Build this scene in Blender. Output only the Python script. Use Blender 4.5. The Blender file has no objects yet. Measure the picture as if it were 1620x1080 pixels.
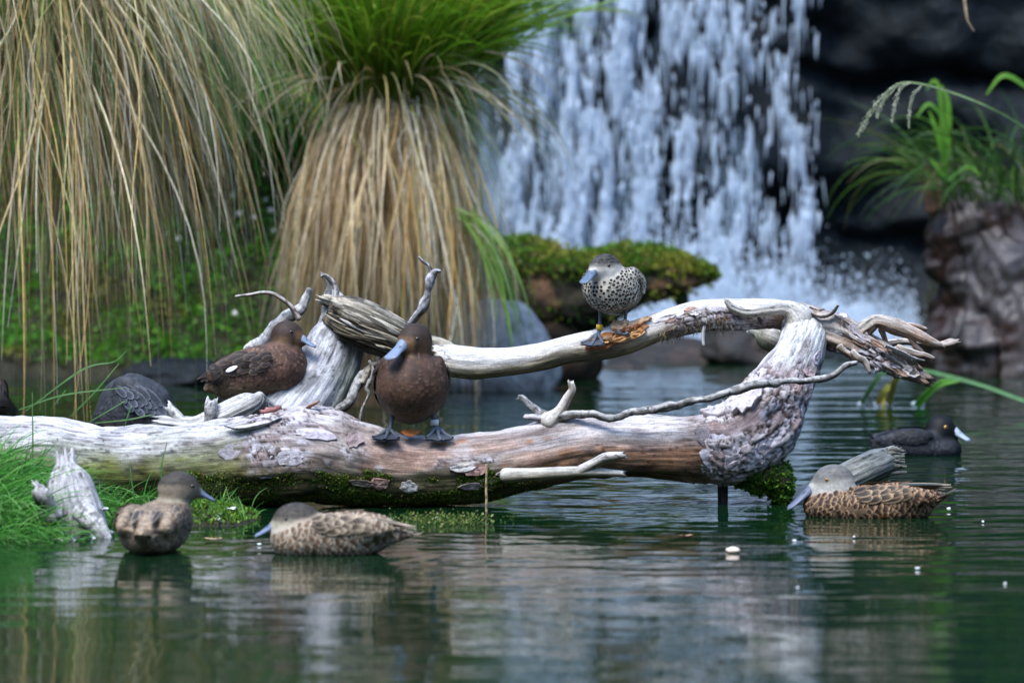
import bpy, math
import numpy as np
from mathutils import Vector, Matrix

# ------------------------------------------------------------------ camera, sky, sun, exposure
SC = bpy.context.scene
COL = SC.collection
R = math.radians
F_PX = 6750.0          # focal length in pixels of the 1620 px wide photograph (150 mm lens)
CAM_H = 1.30
PITCH = math.atan(360.0 / F_PX)
cam_d = bpy.data.cameras.new('camera')
cam_d.lens = 150.0
cam_d.sensor_width = 36.0
cam_d.clip_end = 500.0
cam_d.dof.use_dof = True
cam_d.dof.focus_distance = 14.55
cam_d.dof.aperture_fstop = 2.5
cam = bpy.data.objects.new('camera', cam_d)
cam.location = (0, 0, CAM_H)
cam.rotation_euler = (math.pi / 2 - PITCH, 0, 0)
COL.objects.link(cam)
SC.camera = cam

SUN_AZ, SUN_EL = R(212), R(60)      # azimuth clockwise from +Y (behind the camera, a little left)
world = bpy.data.worlds.new('World')
SC.world = world
world.use_nodes = True
wn = world.node_tree
sky = wn.nodes.new('ShaderNodeTexSky')
sky.sky_type = 'NISHITA'
sky.sun_disc = False
sky.sun_elevation = SUN_EL
sky.sun_rotation = SUN_AZ
sky.air_density = 1.0
sky.dust_density = 0.3
sky.ozone_density = 1.0
wn.links.new(sky.outputs[0], wn.nodes['Background'].inputs[0])
wn.nodes['Background'].inputs[1].default_value = 0.14
sun_d = bpy.data.lights.new('sun', 'SUN')
sun_d.energy = 1.45
sun_d.angle = R(30)
sun_d.color = (1.0, 0.975, 0.94)
sun = bpy.data.objects.new('sun', sun_d)
_sd = Vector((math.sin(SUN_AZ) * math.cos(SUN_EL), math.cos(SUN_AZ) * math.cos(SUN_EL), math.sin(SUN_EL)))
sun.rotation_euler = _sd.to_track_quat('Z', 'Y').to_euler()
sun.location = (0, 0, 10)
COL.objects.link(sun)
SC.view_settings.view_transform = 'Standard'
SC.view_settings.look = 'None'
SC.view_settings.exposure = 1.9
SC.view_settings.gamma = 1.0
SC.render.engine = 'CYCLES'
SC.cycles.max_bounces = 6
SC.cycles.transparent_max_bounces = 12
SC.cycles.sample_clamp_indirect = 6.0

# ------------------------------------------------------------------ numeric helpers
rng = np.random.default_rng(7)
_ct, _st = math.cos(PITCH), math.sin(PITCH)


def P(px, py, d):
    """point seen at photo pixel (px, py) standing d metres out along +Y"""
    a = (px - 810.0) / F_PX
    b = (540.0 - py) / F_PX
    dy = _ct + b * _st
    dz = -_st + b * _ct
    k = d / dy
    return np.array([a * k, d, CAM_H + dz * k])


def WD(py):
    """distance of the water surface at photo row py"""
    b = (540.0 - py) / F_PX
    return -CAM_H * (_ct + b * _st) / (-_st + b * _ct)


def WP(px, py):
    return P(px, py, WD(py))


def U(d):
    return d / F_PX


def pix(V):
    """photo pixel of world points (used to lay local wood colours along the log)"""
    V = np.asarray(V)
    x, y, z = V[..., 0], V[..., 1], V[..., 2] - CAM_H
    f = y * _ct - z * _st
    u = y * _st + z * _ct
    return 810 + F_PX * x / f, 540 - F_PX * u / f


def _hash(ix, iy, iz, seed):
    h = (ix * 374761393 + iy * 668265263 + iz * 2147483647 + seed * 1274126177) & 0xFFFFFFFF
    h = ((h ^ (h >> 13)) * 1274126177) & 0xFFFFFFFF
    h = ((h ^ (h >> 16)) * 2246822519) & 0xFFFFFFFF
    return ((h ^ (h >> 15)) & 0xFFFFFF) / float(0xFFFFFF)


def vnoise(p, seed=0):
    p = np.asarray(p, float)
    i = np.floor(p).astype(np.int64)
    f = p - i
    f = f * f * (3 - 2 * f)
    out = 0
    for dx in (0, 1):
        wx = f[..., 0] if dx else 1 - f[..., 0]
        for dy in (0, 1):
            wy = f[..., 1] if dy else 1 - f[..., 1]
            for dz in (0, 1):
                wz = f[..., 2] if dz else 1 - f[..., 2]
                out = out + wx * wy * wz * _hash(i[..., 0] + dx, i[..., 1] + dy, i[..., 2] + dz, seed)
    return out * 2 - 1


def fbm(p, seed=0, oct=4, gain=0.5):
    p = np.asarray(p, float)
    a, s, t = 1.0, 0.0, 0.0
    for o in range(oct):
        s = s + a * vnoise(p * (2.03 ** o) + 17.3 * o, seed + o)
        t += a
        a *= gain
    return s / t * 1.5


def sst(a, b, x):
    t = np.clip((x - a) / (b - a), 0, 1)
    return t * t * (3 - 2 * t)


def mixc(a, b, t):
    t = np.asarray(t)[..., None]
    return np.asarray(a) * (1 - t) + np.asarray(b) * t


def nrm(v):
    return v / np.maximum(np.linalg.norm(v, axis=-1, keepdims=True), 1e-9)


def c3(*v):
    return np.array(v, float)


# ------------------------------------------------------------------ mesh and object helpers
def mesh(name, V, F, mat, parent=None, col=None, wc=None, smooth=True):
    """V: world (or parent-local when the parent is rotated) points; F: array or list of arrays of faces"""
    V = np.asarray(V, np.float32).reshape(-1, 3)
    if parent is not None and parent.get('_world') == 1:
        V = V - np.array(parent['_loc'], np.float32)
    Fs = F if isinstance(F, (list, tuple)) else [F]
    Fs = [np.asarray(f, np.int32) for f in Fs if len(f)]
    me = bpy.data.meshes.new(name)
    me.vertices.add(len(V))
    me.vertices.foreach_set('co', V.ravel())
    nl = sum(f.size for f in Fs)
    nf = sum(len(f) for f in Fs)
    me.loops.add(nl)
    me.polygons.add(nf)
    me.loops.foreach_set('vertex_index', np.concatenate([f.ravel() for f in Fs]))
    tot = np.concatenate([np.full(len(f), f.shape[1], np.int32) for f in Fs])
    me.polygons.foreach_set('loop_start', np.concatenate([[0], np.cumsum(tot)[:-1]]).astype(np.int32))
    me.polygons.foreach_set('use_smooth', np.full(nf, smooth, bool))
    if col is not None:
        c = np.ones((len(V), 4), np.float32)
        c[:, :3] = np.clip(np.broadcast_to(np.asarray(col, np.float32), (len(V), 3)), 0, 1)
        at = me.attributes.new('col', 'FLOAT_COLOR', 'POINT')
        at.data.foreach_set('color', c.ravel())
    if wc is not None:
        at = me.attributes.new('wc', 'FLOAT_VECTOR', 'POINT')
        at.data.foreach_set('vector', np.asarray(wc, np.float32).ravel())
    me.update(calc_edges=True)
    me.validate()
    if mat is not None:
        me.materials.append(mat)
    o = bpy.data.objects.new(name, me)
    COL.objects.link(o)
    if parent is not None:
        o.parent = parent
    return o


def tag(o, label=None, cat=None, group=None, kind=None):
    if label:
        o['label'] = label
    if cat:
        o['category'] = cat
    if group:
        o['group'] = group
    if kind:
        o['kind'] = kind
    return o


def thing(name, label, cat, loc, group=None):
    o = bpy.data.objects.new(name, None)
    o.empty_display_size = 0.05
    o.location = tuple(float(v) for v in loc)
    o['_world'] = 1
    o['_loc'] = [float(v) for v in loc]
    COL.objects.link(o)
    return tag(o, label, cat, group)


def sub(o, root):
    """let a part serve as parent of world-placed sub-parts"""
    o['_world'] = 1
    o['_loc'] = list(root['_loc'])
    return o


def grid_faces(n, m, wrap=False):
    i = np.arange(n - 1)[:, None]
    j = np.arange(m if wrap else m - 1)[None, :]
    j2 = (j + 1) % m
    a = i * m + j
    b = i * m + j2
    return np.stack([a, b, b + m, a + m], -1).reshape(-1, 4)


class Bag:
    """joins many small pieces that are too fine to pick apart into one mesh"""
    def __init__(self):
        self.V, self.F, self.C, self.n = [], {}, [], 0

    def add(self, V, F, C):
        V = np.asarray(V).reshape(-1, 3)
        F = np.asarray(F)
        self.V.append(V)
        self.F.setdefault(F.shape[1], []).append(F + self.n)
        self.C.append(np.broadcast_to(np.asarray(C, float).reshape(-1, 3), (len(V), 3)))
        self.n += len(V)

    def build(self, name, mat, parent=None, smooth=True):
        return mesh(name, np.concatenate(self.V), [np.concatenate(f) for f in self.F.values()], mat, parent,
                    col=np.concatenate(self.C), smooth=smooth)


# ------------------------------------------------------------------ materials
class NT:
    def __init__(self, name):
        self.m = bpy.data.materials.new(name)
        self.m.use_nodes = True
        self.t = self.m.node_tree
        self.b = self.t.nodes['Principled BSDF']
        self.out = self.t.nodes['Material Output']

    def n(self, typ, **kw):
        nd = self.t.nodes.new(typ)
        for k, v in kw.items():
            if k.startswith('i_'):
                key = k[2:]
                key = int(key) if key.isdigit() else key
                nd.inputs[key].default_value = v
            else:
                setattr(nd, k, v)
        return nd

    def l(self, a, b):
        self.t.links.new(a, b)

    def attr(self, nm):
        return self.n('ShaderNodeAttribute', attribute_name=nm)

    def noise(self, vec, scale, detail=4.0, rough=0.55):
        nd = self.n('ShaderNodeTexNoise')
        nd.inputs['Scale'].default_value = scale
        nd.inputs['Detail'].default_value = detail
        nd.inputs['Roughness'].default_value = rough
        if vec is not None:
            self.l(vec, nd.inputs['Vector'])
        return nd.outputs['Fac']

    def vscale(self, vec, s):
        nd = self.n('ShaderNodeVectorMath', operation='MULTIPLY')
        self.l(vec, nd.inputs[0])
        nd.inputs[1].default_value = s
        return nd.outputs[0]

    def maprange(self, v, a, b, c, d):
        nd = self.n('ShaderNodeMapRange')
        self.l(v, nd.inputs[0])
        for k, x in zip((1, 2, 3, 4), (a, b, c, d)):
            nd.inputs[k].default_value = x
        return nd.outputs[0]

    def mulcol(self, col, fac):
        nd = self.n('ShaderNodeVectorMath', operation='SCALE')
        self.l(col, nd.inputs[0])
        self.l(fac, nd.inputs['Scale'])
        return nd.outputs[0]

    def ramp(self, v, stops):
        nd = self.n('ShaderNodeValToRGB')
        self.l(v, nd.inputs[0])
        el = nd.color_ramp.elements
        while len(el) < len(stops):
            el.new(0.5)
        for e, (p, c) in zip(el, stops):
            e.position = p
            e.color = (*c, 1)
        return nd.outputs[0]

    def bump(self, h, strength, dist, prev=None):
        nd = self.n('ShaderNodeBump')
        nd.inputs['Strength'].default_value = strength
        nd.inputs['Distance'].default_value = dist
        self.l(h, nd.inputs['Height'])
        if prev is not None:
            self.l(prev, nd.inputs['Normal'])
        return nd.outputs[0]


def m_wood():
    k = NT('weathered_wood')
    wc = k.attr('wc').outputs['Vector']
    c = k.attr('col').outputs['Color']
    g1 = k.noise(k.vscale(wc, (9, 130, 130)), 1.0, 5, 0.65)
    g2 = k.noise(k.vscale(wc, (30, 420, 420)), 1.0, 3, 0.6)
    sp = k.noise(wc, 160, 3, 0.6)
    f = k.maprange(g1, 0.3, 0.7, 0.46, 1.2)
    cc = k.mulcol(c, f)
    cc = k.mulcol(cc, k.maprange(g2, 0.3, 0.7, 0.82, 1.16))
    cc = k.mulcol(cc, k.maprange(sp, 0.3, 0.7, 0.74, 1.2))
    k.l(cc, k.b.inputs['Base Color'])
    k.b.inputs['Roughness'].default_value = 0.82
    k.b.inputs['Specular IOR Level'].default_value = 0.25
    b = k.bump(g1, 0.55, 0.006)
    b = k.bump(g2, 0.5, 0.0025, b)
    k.l(b, k.b.inputs['Normal'])
    return k.m


def m_bark():
    k = NT('flaky_bark')
    tc = k.n('ShaderNodeTexCoord').outputs['Object']
    c = k.attr('col').outputs['Color']
    n1 = k.noise(tc, 70, 6, 0.68)
    n2 = k.noise(tc, 300, 3, 0.6)
    cc = k.mulcol(c, k.maprange(n1, 0.3, 0.7, 0.6, 1.4))
    cc = k.mulcol(cc, k.maprange(n2, 0.3, 0.7, 0.8, 1.2))
    k.l(cc, k.b.inputs['Base Color'])
    k.b.inputs['Roughness'].default_value = 0.85
    k.b.inputs['Specular IOR Level'].default_value = 0.25
    b = k.bump(n1, 0.7, 0.006)
    b = k.bump(n2, 0.5, 0.002, b)
    k.l(b, k.b.inputs['Normal'])
    return k.m


def m_blade(name, rough=0.5, trans=0.3):
    k = NT(name)
    c = k.attr('col').outputs['Color']
    tc = k.n('ShaderNodeTexCoord').outputs['Object']
    cc = k.mulcol(c, k.maprange(k.noise(tc, 45, 3), 0.3, 0.7, 0.78, 1.22))
    k.l(cc, k.b.inputs['Base Color'])
    k.b.inputs['Roughness'].default_value = rough
    k.b.inputs['Specular IOR Level'].default_value = 0.3
    tr = k.n('ShaderNodeBsdfTranslucent')
    k.l(cc, tr.inputs['Color'])
    mx = k.n('ShaderNodeMixShader')
    mx.inputs[0].default_value = trans
    k.l(k.b.outputs[0], mx.inputs[1])
    k.l(tr.outputs[0], mx.inputs[2])
    k.l(mx.outputs[0], k.out.inputs[0])
    return k.m


def m_feather():
    k = NT('plumage')
    c = k.attr('col').outputs['Color']
    tc = k.n('ShaderNodeTexCoord').outputs['Object']
    n1 = k.noise(k.vscale(tc, (110, 330, 330)), 1.0, 4, 0.6)
    n2 = k.noise(tc, 60, 3, 0.6)
    cc = k.mulcol(c, k.maprange(n1, 0.3, 0.7, 0.72, 1.28))
    cc = k.mulcol(cc, k.maprange(n2, 0.3, 0.7, 0.85, 1.15))
    k.l(cc, k.b.inputs['Base Color'])
    k.b.inputs['Roughness'].default_value = 0.58
    k.b.inputs['Specular IOR Level'].default_value = 0.2
    k.l(k.bump(n1, 0.35, 0.002), k.b.inputs['Normal'])
    return k.m


def m_simple(name, rough=0.5, spec=0.4, nscale=200, var=0.15, bump=0.2, bd=0.001):
    k = NT(name)
    c = k.attr('col').outputs['Color']
    tc = k.n('ShaderNodeTexCoord').outputs['Object']
    n1 = k.noise(tc, nscale, 4, 0.6)
    k.l(k.mulcol(c, k.maprange(n1, 0.3, 0.7, 1 - var, 1 + var)), k.b.inputs['Base Color'])
    k.b.inputs['Roughness'].default_value = rough
    k.b.inputs['Specular IOR Level'].default_value = spec
    if bump:
        k.l(k.bump(n1, bump, bd), k.b.inputs['Normal'])
    return k.m


def m_rock(name, stops, rough=0.45, scale=3.0, bd=0.03, spec=0.5):
    k = NT(name)
    tc = k.n('ShaderNodeTexCoord').outputs['Object']
    n0 = k.noise(tc, scale, 7, 0.65)
    n1 = k.noise(tc, scale * 6, 6, 0.65)
    n2 = k.noise(tc, scale * 30, 4, 0.6)
    cc = k.ramp(n0, stops)
    cc = k.mulcol(cc, k.maprange(n1, 0.3, 0.7, 0.55, 1.45))
    k.l(cc, k.b.inputs['Base Color'])
    k.l(k.maprange(n1, 0.3, 0.7, rough + 0.12, rough - 0.12), k.b.inputs['Roughness'])
    k.b.inputs['Specular IOR Level'].default_value = spec
    b = k.bump(n1, 0.8, bd)
    b = k.bump(n2, 0.6, bd * 0.3, b)
    k.l(b, k.b.inputs['Normal'])
    return k.m


def m_water():
    k = NT('pond_water')
    tc = k.n('ShaderNodeTexCoord').outputs['Object']
    k.b.inputs['Base Color'].default_value = (0.003, 0.017, 0.006, 1)
    k.b.inputs['Roughness'].default_value = 0.035
    k.b.inputs['IOR'].default_value = 1.333
    k.b.inputs['Specular IOR Level'].default_value = 0.5
    n1 = k.noise(k.vscale(tc, (7, 14, 1)), 1.0, 3, 0.5)
    k.l(k.bump(n1, 0.06, 0.02), k.b.inputs['Normal'])
    return k.m


def m_foam():
    k = NT('white_water')
    k.b.inputs['Base Color'].default_value = (0.74, 0.83, 0.92, 1)
    k.b.inputs['Roughness'].default_value = 0.6
    tr = k.n('ShaderNodeBsdfTranslucent')
    tr.inputs['Color'].default_value = (0.74, 0.84, 0.93, 1)
    mx = k.n('ShaderNodeMixShader')
    mx.inputs[0].default_value = 0.5
    k.l(k.b.outputs[0], mx.inputs[1])
    k.l(tr.outputs[0], mx.inputs[2])
    k.l(mx.outputs[0], k.out.inputs[0])
    return k.m


def m_sheet():
    """thin film of falling water: foamy streaks over clear water"""
    k = NT('falling_water_film')
    tc = k.n('ShaderNodeTexCoord').outputs['Object']
    a = k.noise(k.vscale(tc, (11, 11, 1.7)), 1.0, 6, 0.66)
    b = k.noise(k.vscale(tc, (3.0, 3.0, 0.9)), 1.0, 3, 0.5)
    ad = k.n('ShaderNodeMath', operation='ADD')
    k.l(a, ad.inputs[0])
    k.l(b, ad.inputs[1])
    sep = k.n('ShaderNodeSeparateXYZ')
    k.l(tc, sep.inputs[0])
    m2 = k.n('ShaderNodeMath', operation='MULTIPLY_ADD')
    k.l(sep.outputs[0], m2.inputs[0])
    m2.inputs[1].default_value = -0.13
    k.l(ad.outputs[0], m2.inputs[2])
    f = k.maprange(m2.outputs[0], 0.86, 1.16, 0.0, 0.42)
    k.b.inputs['Base Color'].default_value = (0.38, 0.52, 0.65, 1)
    k.b.inputs['Roughness'].default_value = 0.35
    tp = k.n('ShaderNodeBsdfTransparent')
    mx = k.n('ShaderNodeMixShader')
    k.l(f, mx.inputs[0])
    k.l(tp.outputs[0], mx.inputs[1])
    k.l(k.b.outputs[0], mx.inputs[2])
    k.l(mx.outputs[0], k.out.inputs[0])
    return k.m


WOOD = m_wood()
BARK = m_bark()
WET_WOOD = WOOD.copy()
WET_WOOD.name = 'wet_rotten_wood'
WET_WOOD.node_tree.nodes['Principled BSDF'].inputs['Roughness'].default_value = 0.36
WET_WOOD.node_tree.nodes['Principled BSDF'].inputs['Specular IOR Level'].default_value = 0.5
BLADE = m_blade('grass_blade')
STRAW = m_blade('dry_straw', 0.6, 0.2)
LEAF = m_blade('moss_leaf', 0.55, 0.25)
FEATH = m_feather()
BILL = m_simple('bill_horn', 0.42, 0.3, 160, 0.12, 0.15, 0.001)
SKIN = m_simple('foot_skin', 0.5, 0.45, 260, 0.25, 0.5, 0.0015)
EYE = m_simple('eye', 0.06, 0.8, 50, 0.0, 0)
PLASTIC = m_simple('leg_ring', 0.35, 0.5, 100, 0.05, 0)
PETAL = m_simple('petal', 0.6, 0.3, 200, 0.1, 0)
CLIFF = m_rock('wet_cliff_rock', [(0.25, (0.0015, 0.003, 0.0045)), (0.5, (0.004, 0.008, 0.011)), (0.7, (0.010, 0.015, 0.019)), (0.9, (0.024, 0.017, 0.013))], 0.55, 1.3, 0.06, 0.22)
ROCK = m_rock('grey_boulder', [(0.3, (0.20, 0.195, 0.19)), (0.55, (0.36, 0.35, 0.345)), (0.8, (0.48, 0.47, 0.46))], 0.6, 4.0, 0.02)
WETROCK = m_rock('wet_brown_rock', [(0.3, (0.008, 0.009, 0.01)), (0.5, (0.022, 0.02, 0.02)), (0.72, (0.055, 0.03, 0.02)), (0.88, (0.07, 0.065, 0.065))], 0.4, 4.0, 0.03)
EARTH = m_rock('bank_earth', [(0.3, (0.012, 0.014, 0.008)), (0.55, (0.03, 0.03, 0.016)), (0.8, (0.06, 0.045, 0.028))], 0.8, 3.0, 0.03, 0.2)
LIGHT_BLOCK = m_rock('light_block_green', [(0.3, (0.008, 0.016, 0.006)), (0.55, (0.02, 0.04, 0.012)), (0.8, (0.045, 0.07, 0.02))], 0.8, 0.5, 0.5, 0.1)  # dark green for the added hills that block low sky light
WATER = m_water()
FOAM = m_foam()
FILM = m_sheet()

# ------------------------------------------------------------------ the setting: ground, banks, cliff, water
V = np.array([[-300, -60, -0.9], [300, -60, -0.9], [300, 600, -0.9], [-300, 600, -0.9]])
tag(mesh('ground', V, np.array([[0, 1, 2, 3]]), EARTH), kind='structure')


def bank_z(x, y):
    n = fbm(np.stack([x * 1.6, y * 1.6, 0 * x], -1), 5, 4)
    n2 = fbm(np.stack([x * 7, y * 7, 0 * x], -1), 9, 3)
    left = sst(20.35, 22.6, y + 0.25 * n) * (1.25 + 0.25 * n) * sst(0.25, -0.55, x + 0.12 * n)
    far_left = 0.75 * np.exp(-(((x + 2.75) / 0.65) ** 2 + ((y - 18.4) / 0.9) ** 2) * 1.2)
    right = sst(20.6, 22.4, y + 0.3 * n) * (0.95 + 0.3 * n) * sst(2.15, 2.7, x + 0.1 * n)
    back = sst(24.6, 25.6, y) * 0.3
    z = -0.32 + np.maximum.reduce([left * 1.25, far_left * 1.3, right * 1.3, back])
    return z + 0.035 * n2 * sst(-0.3, 0.1, z)


gx, gy = np.meshgrid(np.linspace(-9, 9, 361), np.concatenate([np.linspace(16.5, 24, 160), np.linspace(24.1, 27, 20)]), indexing='ij')
gz = bank_z(gx, gy)
BV = np.stack([gx, gy, gz], -1)
tag(mesh('bank', BV, grid_faces(*gx.shape), EARTH), kind='structure')

# added, unseen ring of hills: blocks the low sky so light comes from above
ha, hr = np.meshgrid(np.linspace(0, 2 * np.pi, 241), np.linspace(21, 60, 50), indexing='ij')
hh_ = 18 * sst(20, 36, hr) * (1 + 0.16 * fbm(np.stack([np.cos(ha) * 9, np.sin(ha) * 9, hr * 0.25], -1), 36, 5)) - 1.2
tag(mesh('light_block_hill', np.stack([hr * np.cos(ha), 12 + hr * np.sin(ha), hh_], -1), grid_faces(*ha.shape), LIGHT_BLOCK), kind='structure')

# near bank: a low shelf of turf in front of the log
nx_, ny_ = np.meshgrid(np.linspace(-3.2, -0.4, 120), np.linspace(12.3, 15.2, 110), indexing='ij')


def near_z(x, y):
    n = fbm(np.stack([x * 5, y * 5, 0 * x], -1), 21, 4)
    a = 0.26 * np.exp(-(((x + 2.05) / 0.55) ** 4 + ((y - 13.85) / 0.75) ** 4))
    b = 0.17 * np.exp(-(((x + 1.02) / 0.30) ** 4 + ((y - 13.62) / 0.26) ** 4))
    c = 0.15 * np.exp(-(((x + 1.45) / 0.38) ** 4 + ((y - 13.85) / 0.3) ** 4))
    return -0.13 + np.maximum.reduce([a, b, c]) + 0.02 * n


NV = np.stack([nx_, ny_, near_z(nx_, ny_)], -1)
tag(mesh('near_bank', NV, grid_faces(*nx_.shape), EARTH), kind='structure')

# cliff behind the fall: strata and blocks, dark and wet
cx, cz = np.meshgrid(np.linspace(-9, 9, 420), np.linspace(-0.8, 6.5, 190), indexing='ij')
blk = fbm(np.stack([cx * 0.9, cz * 1.3, 0 * cx], -1), 31, 3)
strat = np.abs(((cz + 0.12 * cx + 0.25 * blk) * 1.05) % 1.0 - 0.5) * 2
cyy = 25.35 + 0.42 * blk - 0.10 * sst(0.75, 1.0, strat) * -1.6 + 0.10 * fbm(np.stack([cx * 4, cz * 4, 0 * cx], -1), 33, 5)
cyy += 0.35 * sst(2.2, 3.2, cz) - 0.12 * sst(0.9, 0.0, cz)
CV = np.stack([cx, cyy, cz], -1)
tag(mesh('cliff', CV, grid_faces(*cx.shape)[:, ::-1], CLIFF), kind='structure')
# plateau on top of the cliff
px_, py_ = np.meshgrid(np.linspace(-9, 9, 60), np.linspace(25.2, 60, 40), indexing='ij')
pz_ = 6.3 + 0.3 * fbm(np.stack([px_, py_, 0 * px_], -1), 35, 3) + 0.02 * (py_ - 25)
tag(mesh('plateau', np.stack([px_, py_, pz_], -1), grid_faces(*px_.shape), EARTH), kind='structure')

# pond water with real ripples: rings round every swimmer, waves running out of the fall, a slow swell
ys = np.concatenate([np.linspace(-20, 7.6, 40), np.arange(7.7, 17.2, 0.0135), np.arange(17.2, 25.9, 0.035)])
xs = np.concatenate([np.linspace(-60, -4.2, 30), np.arange(-4.1, 4.1, 0.026), np.linspace(4.2, 60, 30)])
wx, wy = np.meshgrid(xs, ys, indexing='ij')
h = np.zeros_like(wx)
_sw = [(WP(520, 872), 1.0), (WP(245, 864), 1.0), (WP(1370, 812), 1.0), (WP(1455, 718), 0.8), (WP(1143, 826), 0.6), (WP(860, 800), 0.5), (P(215, 690, 14.9), 1.1), (WP(1420, 640), 0.4)]
for i, (c, a) in enumerate(_sw):
    rr = np.hypot(wx - c[0], wy - c[1])
    lam = 0.085 + 0.012 * (i % 3)
    wob = 0.5 * fbm(np.stack([wx * 2.5, wy * 2.5, 0 * wx + i], -1), 60 + i, 2)
    h += a * 0.00090 * np.sin(rr / lam * 2 * np.pi + i + wob) * np.exp(-rr / 0.62) * sst(0.05, 0.25, rr)
fr = np.hypot(wx - 0.9, wy - 24.2)
for lam, a, sd in ((0.42, 0.0024, 1), (0.23, 0.0014, 2), (0.14, 0.0007, 3)):
    wob = 2.2 * fbm(np.stack([wx * 1.4, wy * 1.4, 0 * wx + sd], -1), 80 + sd, 3)
    h += a * np.sin(fr / lam * 2 * np.pi + wob) * (0.22 + 0.78 * sst(13.2, 20.0, wy))
h += 0.0030 * fbm(np.stack([wx * 1.7, wy * 2.6, 0 * wx], -1), 90, 3)
h += 0.0017 * fbm(np.stack([wx * 5.0, wy * 9.0, 0 * wx], -1), 93, 3) * (0.55 + 0.45 * sst(10.5, 13.0, wy))
h *= 0.55 + 0.45 * sst(10.6, 12.6, wy)
h *= sst(4, 8, wy) * sst(5, 3.5, np.abs(wx))
tag(mesh('pond_water', np.stack([wx, wy, h], -1), grid_faces(*wx.shape), WATER), kind='structure')

# ------------------------------------------------------------------ the waterfall
def fall_y(z):
    return 24.55 + 0.42 * np.sqrt(np.clip(z, 0, 3.2) / 3.2)


def fall_density(px, z):
    """how much white water falls at photo column px and height z"""
    d = sst(775, 850, px) * (1 - 0.6 * sst(985, 1060, px)) * (1 - 0.5 * sst(1170, 1230, px)) * (1 - sst(1262, 1300, px))
    d = np.maximum(d, 0.85 * np.exp(-((px - 1262 - 14 * np.sin(z * 3.1)) / 14.0) ** 2))
    d = d * (1 - 0.45 * np.exp(-((px - 1050) / 26.0) ** 2))
    d = d + 0.5 * sst(0.75, 0.15, z) * sst(1330, 1180, px) * sst(780, 830, px)
    return np.clip(d, 0, 1)


r2 = np.random.default_rng(11)
fx, fz = np.meshgrid(np.linspace(-0.25, 1.62, 120), np.linspace(-0.05, 3.3, 150), indexing='ij')
film_y = fall_y(fz) + 0.10 + 0.05 * fbm(np.stack([fx * 6, fz * 0.9, 0 * fx], -1), 101, 4)
fl = tag(mesh('waterfall', np.stack([fx, film_y, fz], -1), grid_faces(*fx.shape)[:, ::-1], FILM), kind='structure')

N = 150000
sx = r2.uniform(-0.3, 2.0, N)
sz = r2.uniform(-0.05, 3.2, N)
sy = fall_y(sz) + r2.normal(0, 0.07, N)
spx = 810 + F_PX * sx / sy
cl = fbm(np.stack([sx * 15 + 0.6 * np.sin(sz * 4), sz * 4.2, 0 * sx], -1), 111, 4)
cl2 = fbm(np.stack([sx * 2.6, sz * 1.3, 0 * sx + 4], -1), 117, 3)
keep = r2.random(N) < fall_density(spx, sz) * (0.03 + 0.42 * sst(0.08, 0.5, cl + 0.20 * sst(1060, 900, spx) - 0.02 + 0.25 * sst(0.9, 0.3, sz)))
sx, sy, sz = sx[keep], sy[keep], sz[keep]
n = len(sx)
L = r2.gamma(2.0, 0.045, n) + 0.012
Wd = 0.002 + r2.gamma(1.6, 0.0021, n)
tt = np.array([0, 0.12, 0.4, 0.75, 1.0])
ww = np.array([0.05, 0.8, 1.0, 0.6, 0.05])
ang = np.arange(5) / 5 * 2 * np.pi
ph = r2.uniform(0, 6.28, n)
lean = r2.normal(0, 0.05, (n, 2))
V = np.zeros((n, 5, 5, 3))
wobb = r2.normal(0, 0.25, (n, 5))
for i in range(5):
    for j in range(5):
        V[:, i, j, 0] = sx + Wd * ww[i] * np.cos(ang[j] + ph) + lean[:, 0] * L * tt[i] + wobb[:, i] * Wd
        V[:, i, j, 1] = sy + Wd * ww[i] * np.sin(ang[j] + ph) + lean[:, 1] * L * tt[i]
        V[:, i, j, 2] = sz - L * tt[i]
f1 = grid_faces(5, 5, True)
F = (f1[None] + (np.arange(n) * 25)[:, None, None]).reshape(-1, 4)
tag(mesh('falling_water', V, F, FOAM), kind='stuff')

# foam and spray heaped where the fall meets the pool
N = 80000
ex = np.where(r2.random(N) < 0.75, r2.normal(0.95, 0.5, N), r2.uniform(1.4, 2.3, N))
ex = np.where(ex < 0.0, -ex, ex)
ey = 24.35 - np.abs(r2.normal(0, 0.45, N))
ez = np.abs(r2.normal(0, 1, N)) * (0.04 + 0.30 * np.exp(-((ey - 24.35) / 0.35) ** 2)) * (0.5 + 0.5 * np.exp(-((ex - 0.95) / 0.6) ** 2))
keep = (810 + F_PX * ex / ey < 1480)
ex, ey, ez = ex[keep], ey[keep], ez[keep]
n = len(ex)
oct_v = np.array([[1, 0, 0], [0, 1, 0], [-1, 0, 0], [0, -1, 0], [0, 0, 1], [0, 0, -1]], float)
oct_f = np.array([[0, 1, 4], [1, 2, 4], [2, 3, 4], [3, 0, 4], [1, 0, 5], [2, 1, 5], [3, 2, 5], [0, 3, 5]])
rad = 0.0010 + r2.gamma(2, 0.0013, n)
rad = rad[:, None] * np.stack([1 + 0 * ex, 1 + 0 * ex, r2.uniform(0.7, 1.8, n)], -1)
V = oct_v[None] * rad[:, None, :] + np.stack([ex, ey, ez], -1)[:, None, :]
tag(mesh('spray', V, (oct_f[None] + (np.arange(n) * 6)[:, None, None]).reshape(-1, 3), FOAM), kind='stuff')
hx, hy = np.meshgrid(np.linspace(-0.15, 2.7, 150), np.linspace(23.0, 24.9, 90), indexing='ij')
nn = fbm(np.stack([hx * 5, hy * 5, 0 * hx], -1), 121, 4)
hz = (0.13 + 0.07 * sst(1.5, 1.9, hx)) * np.exp(-((hy - 24.4 - 0.1 * nn) / 0.36) ** 2) * sst(-0.1, 0.2, hx) * sst(2.65, 1.9, hx) * (0.75 + 0.8 * nn)
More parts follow.
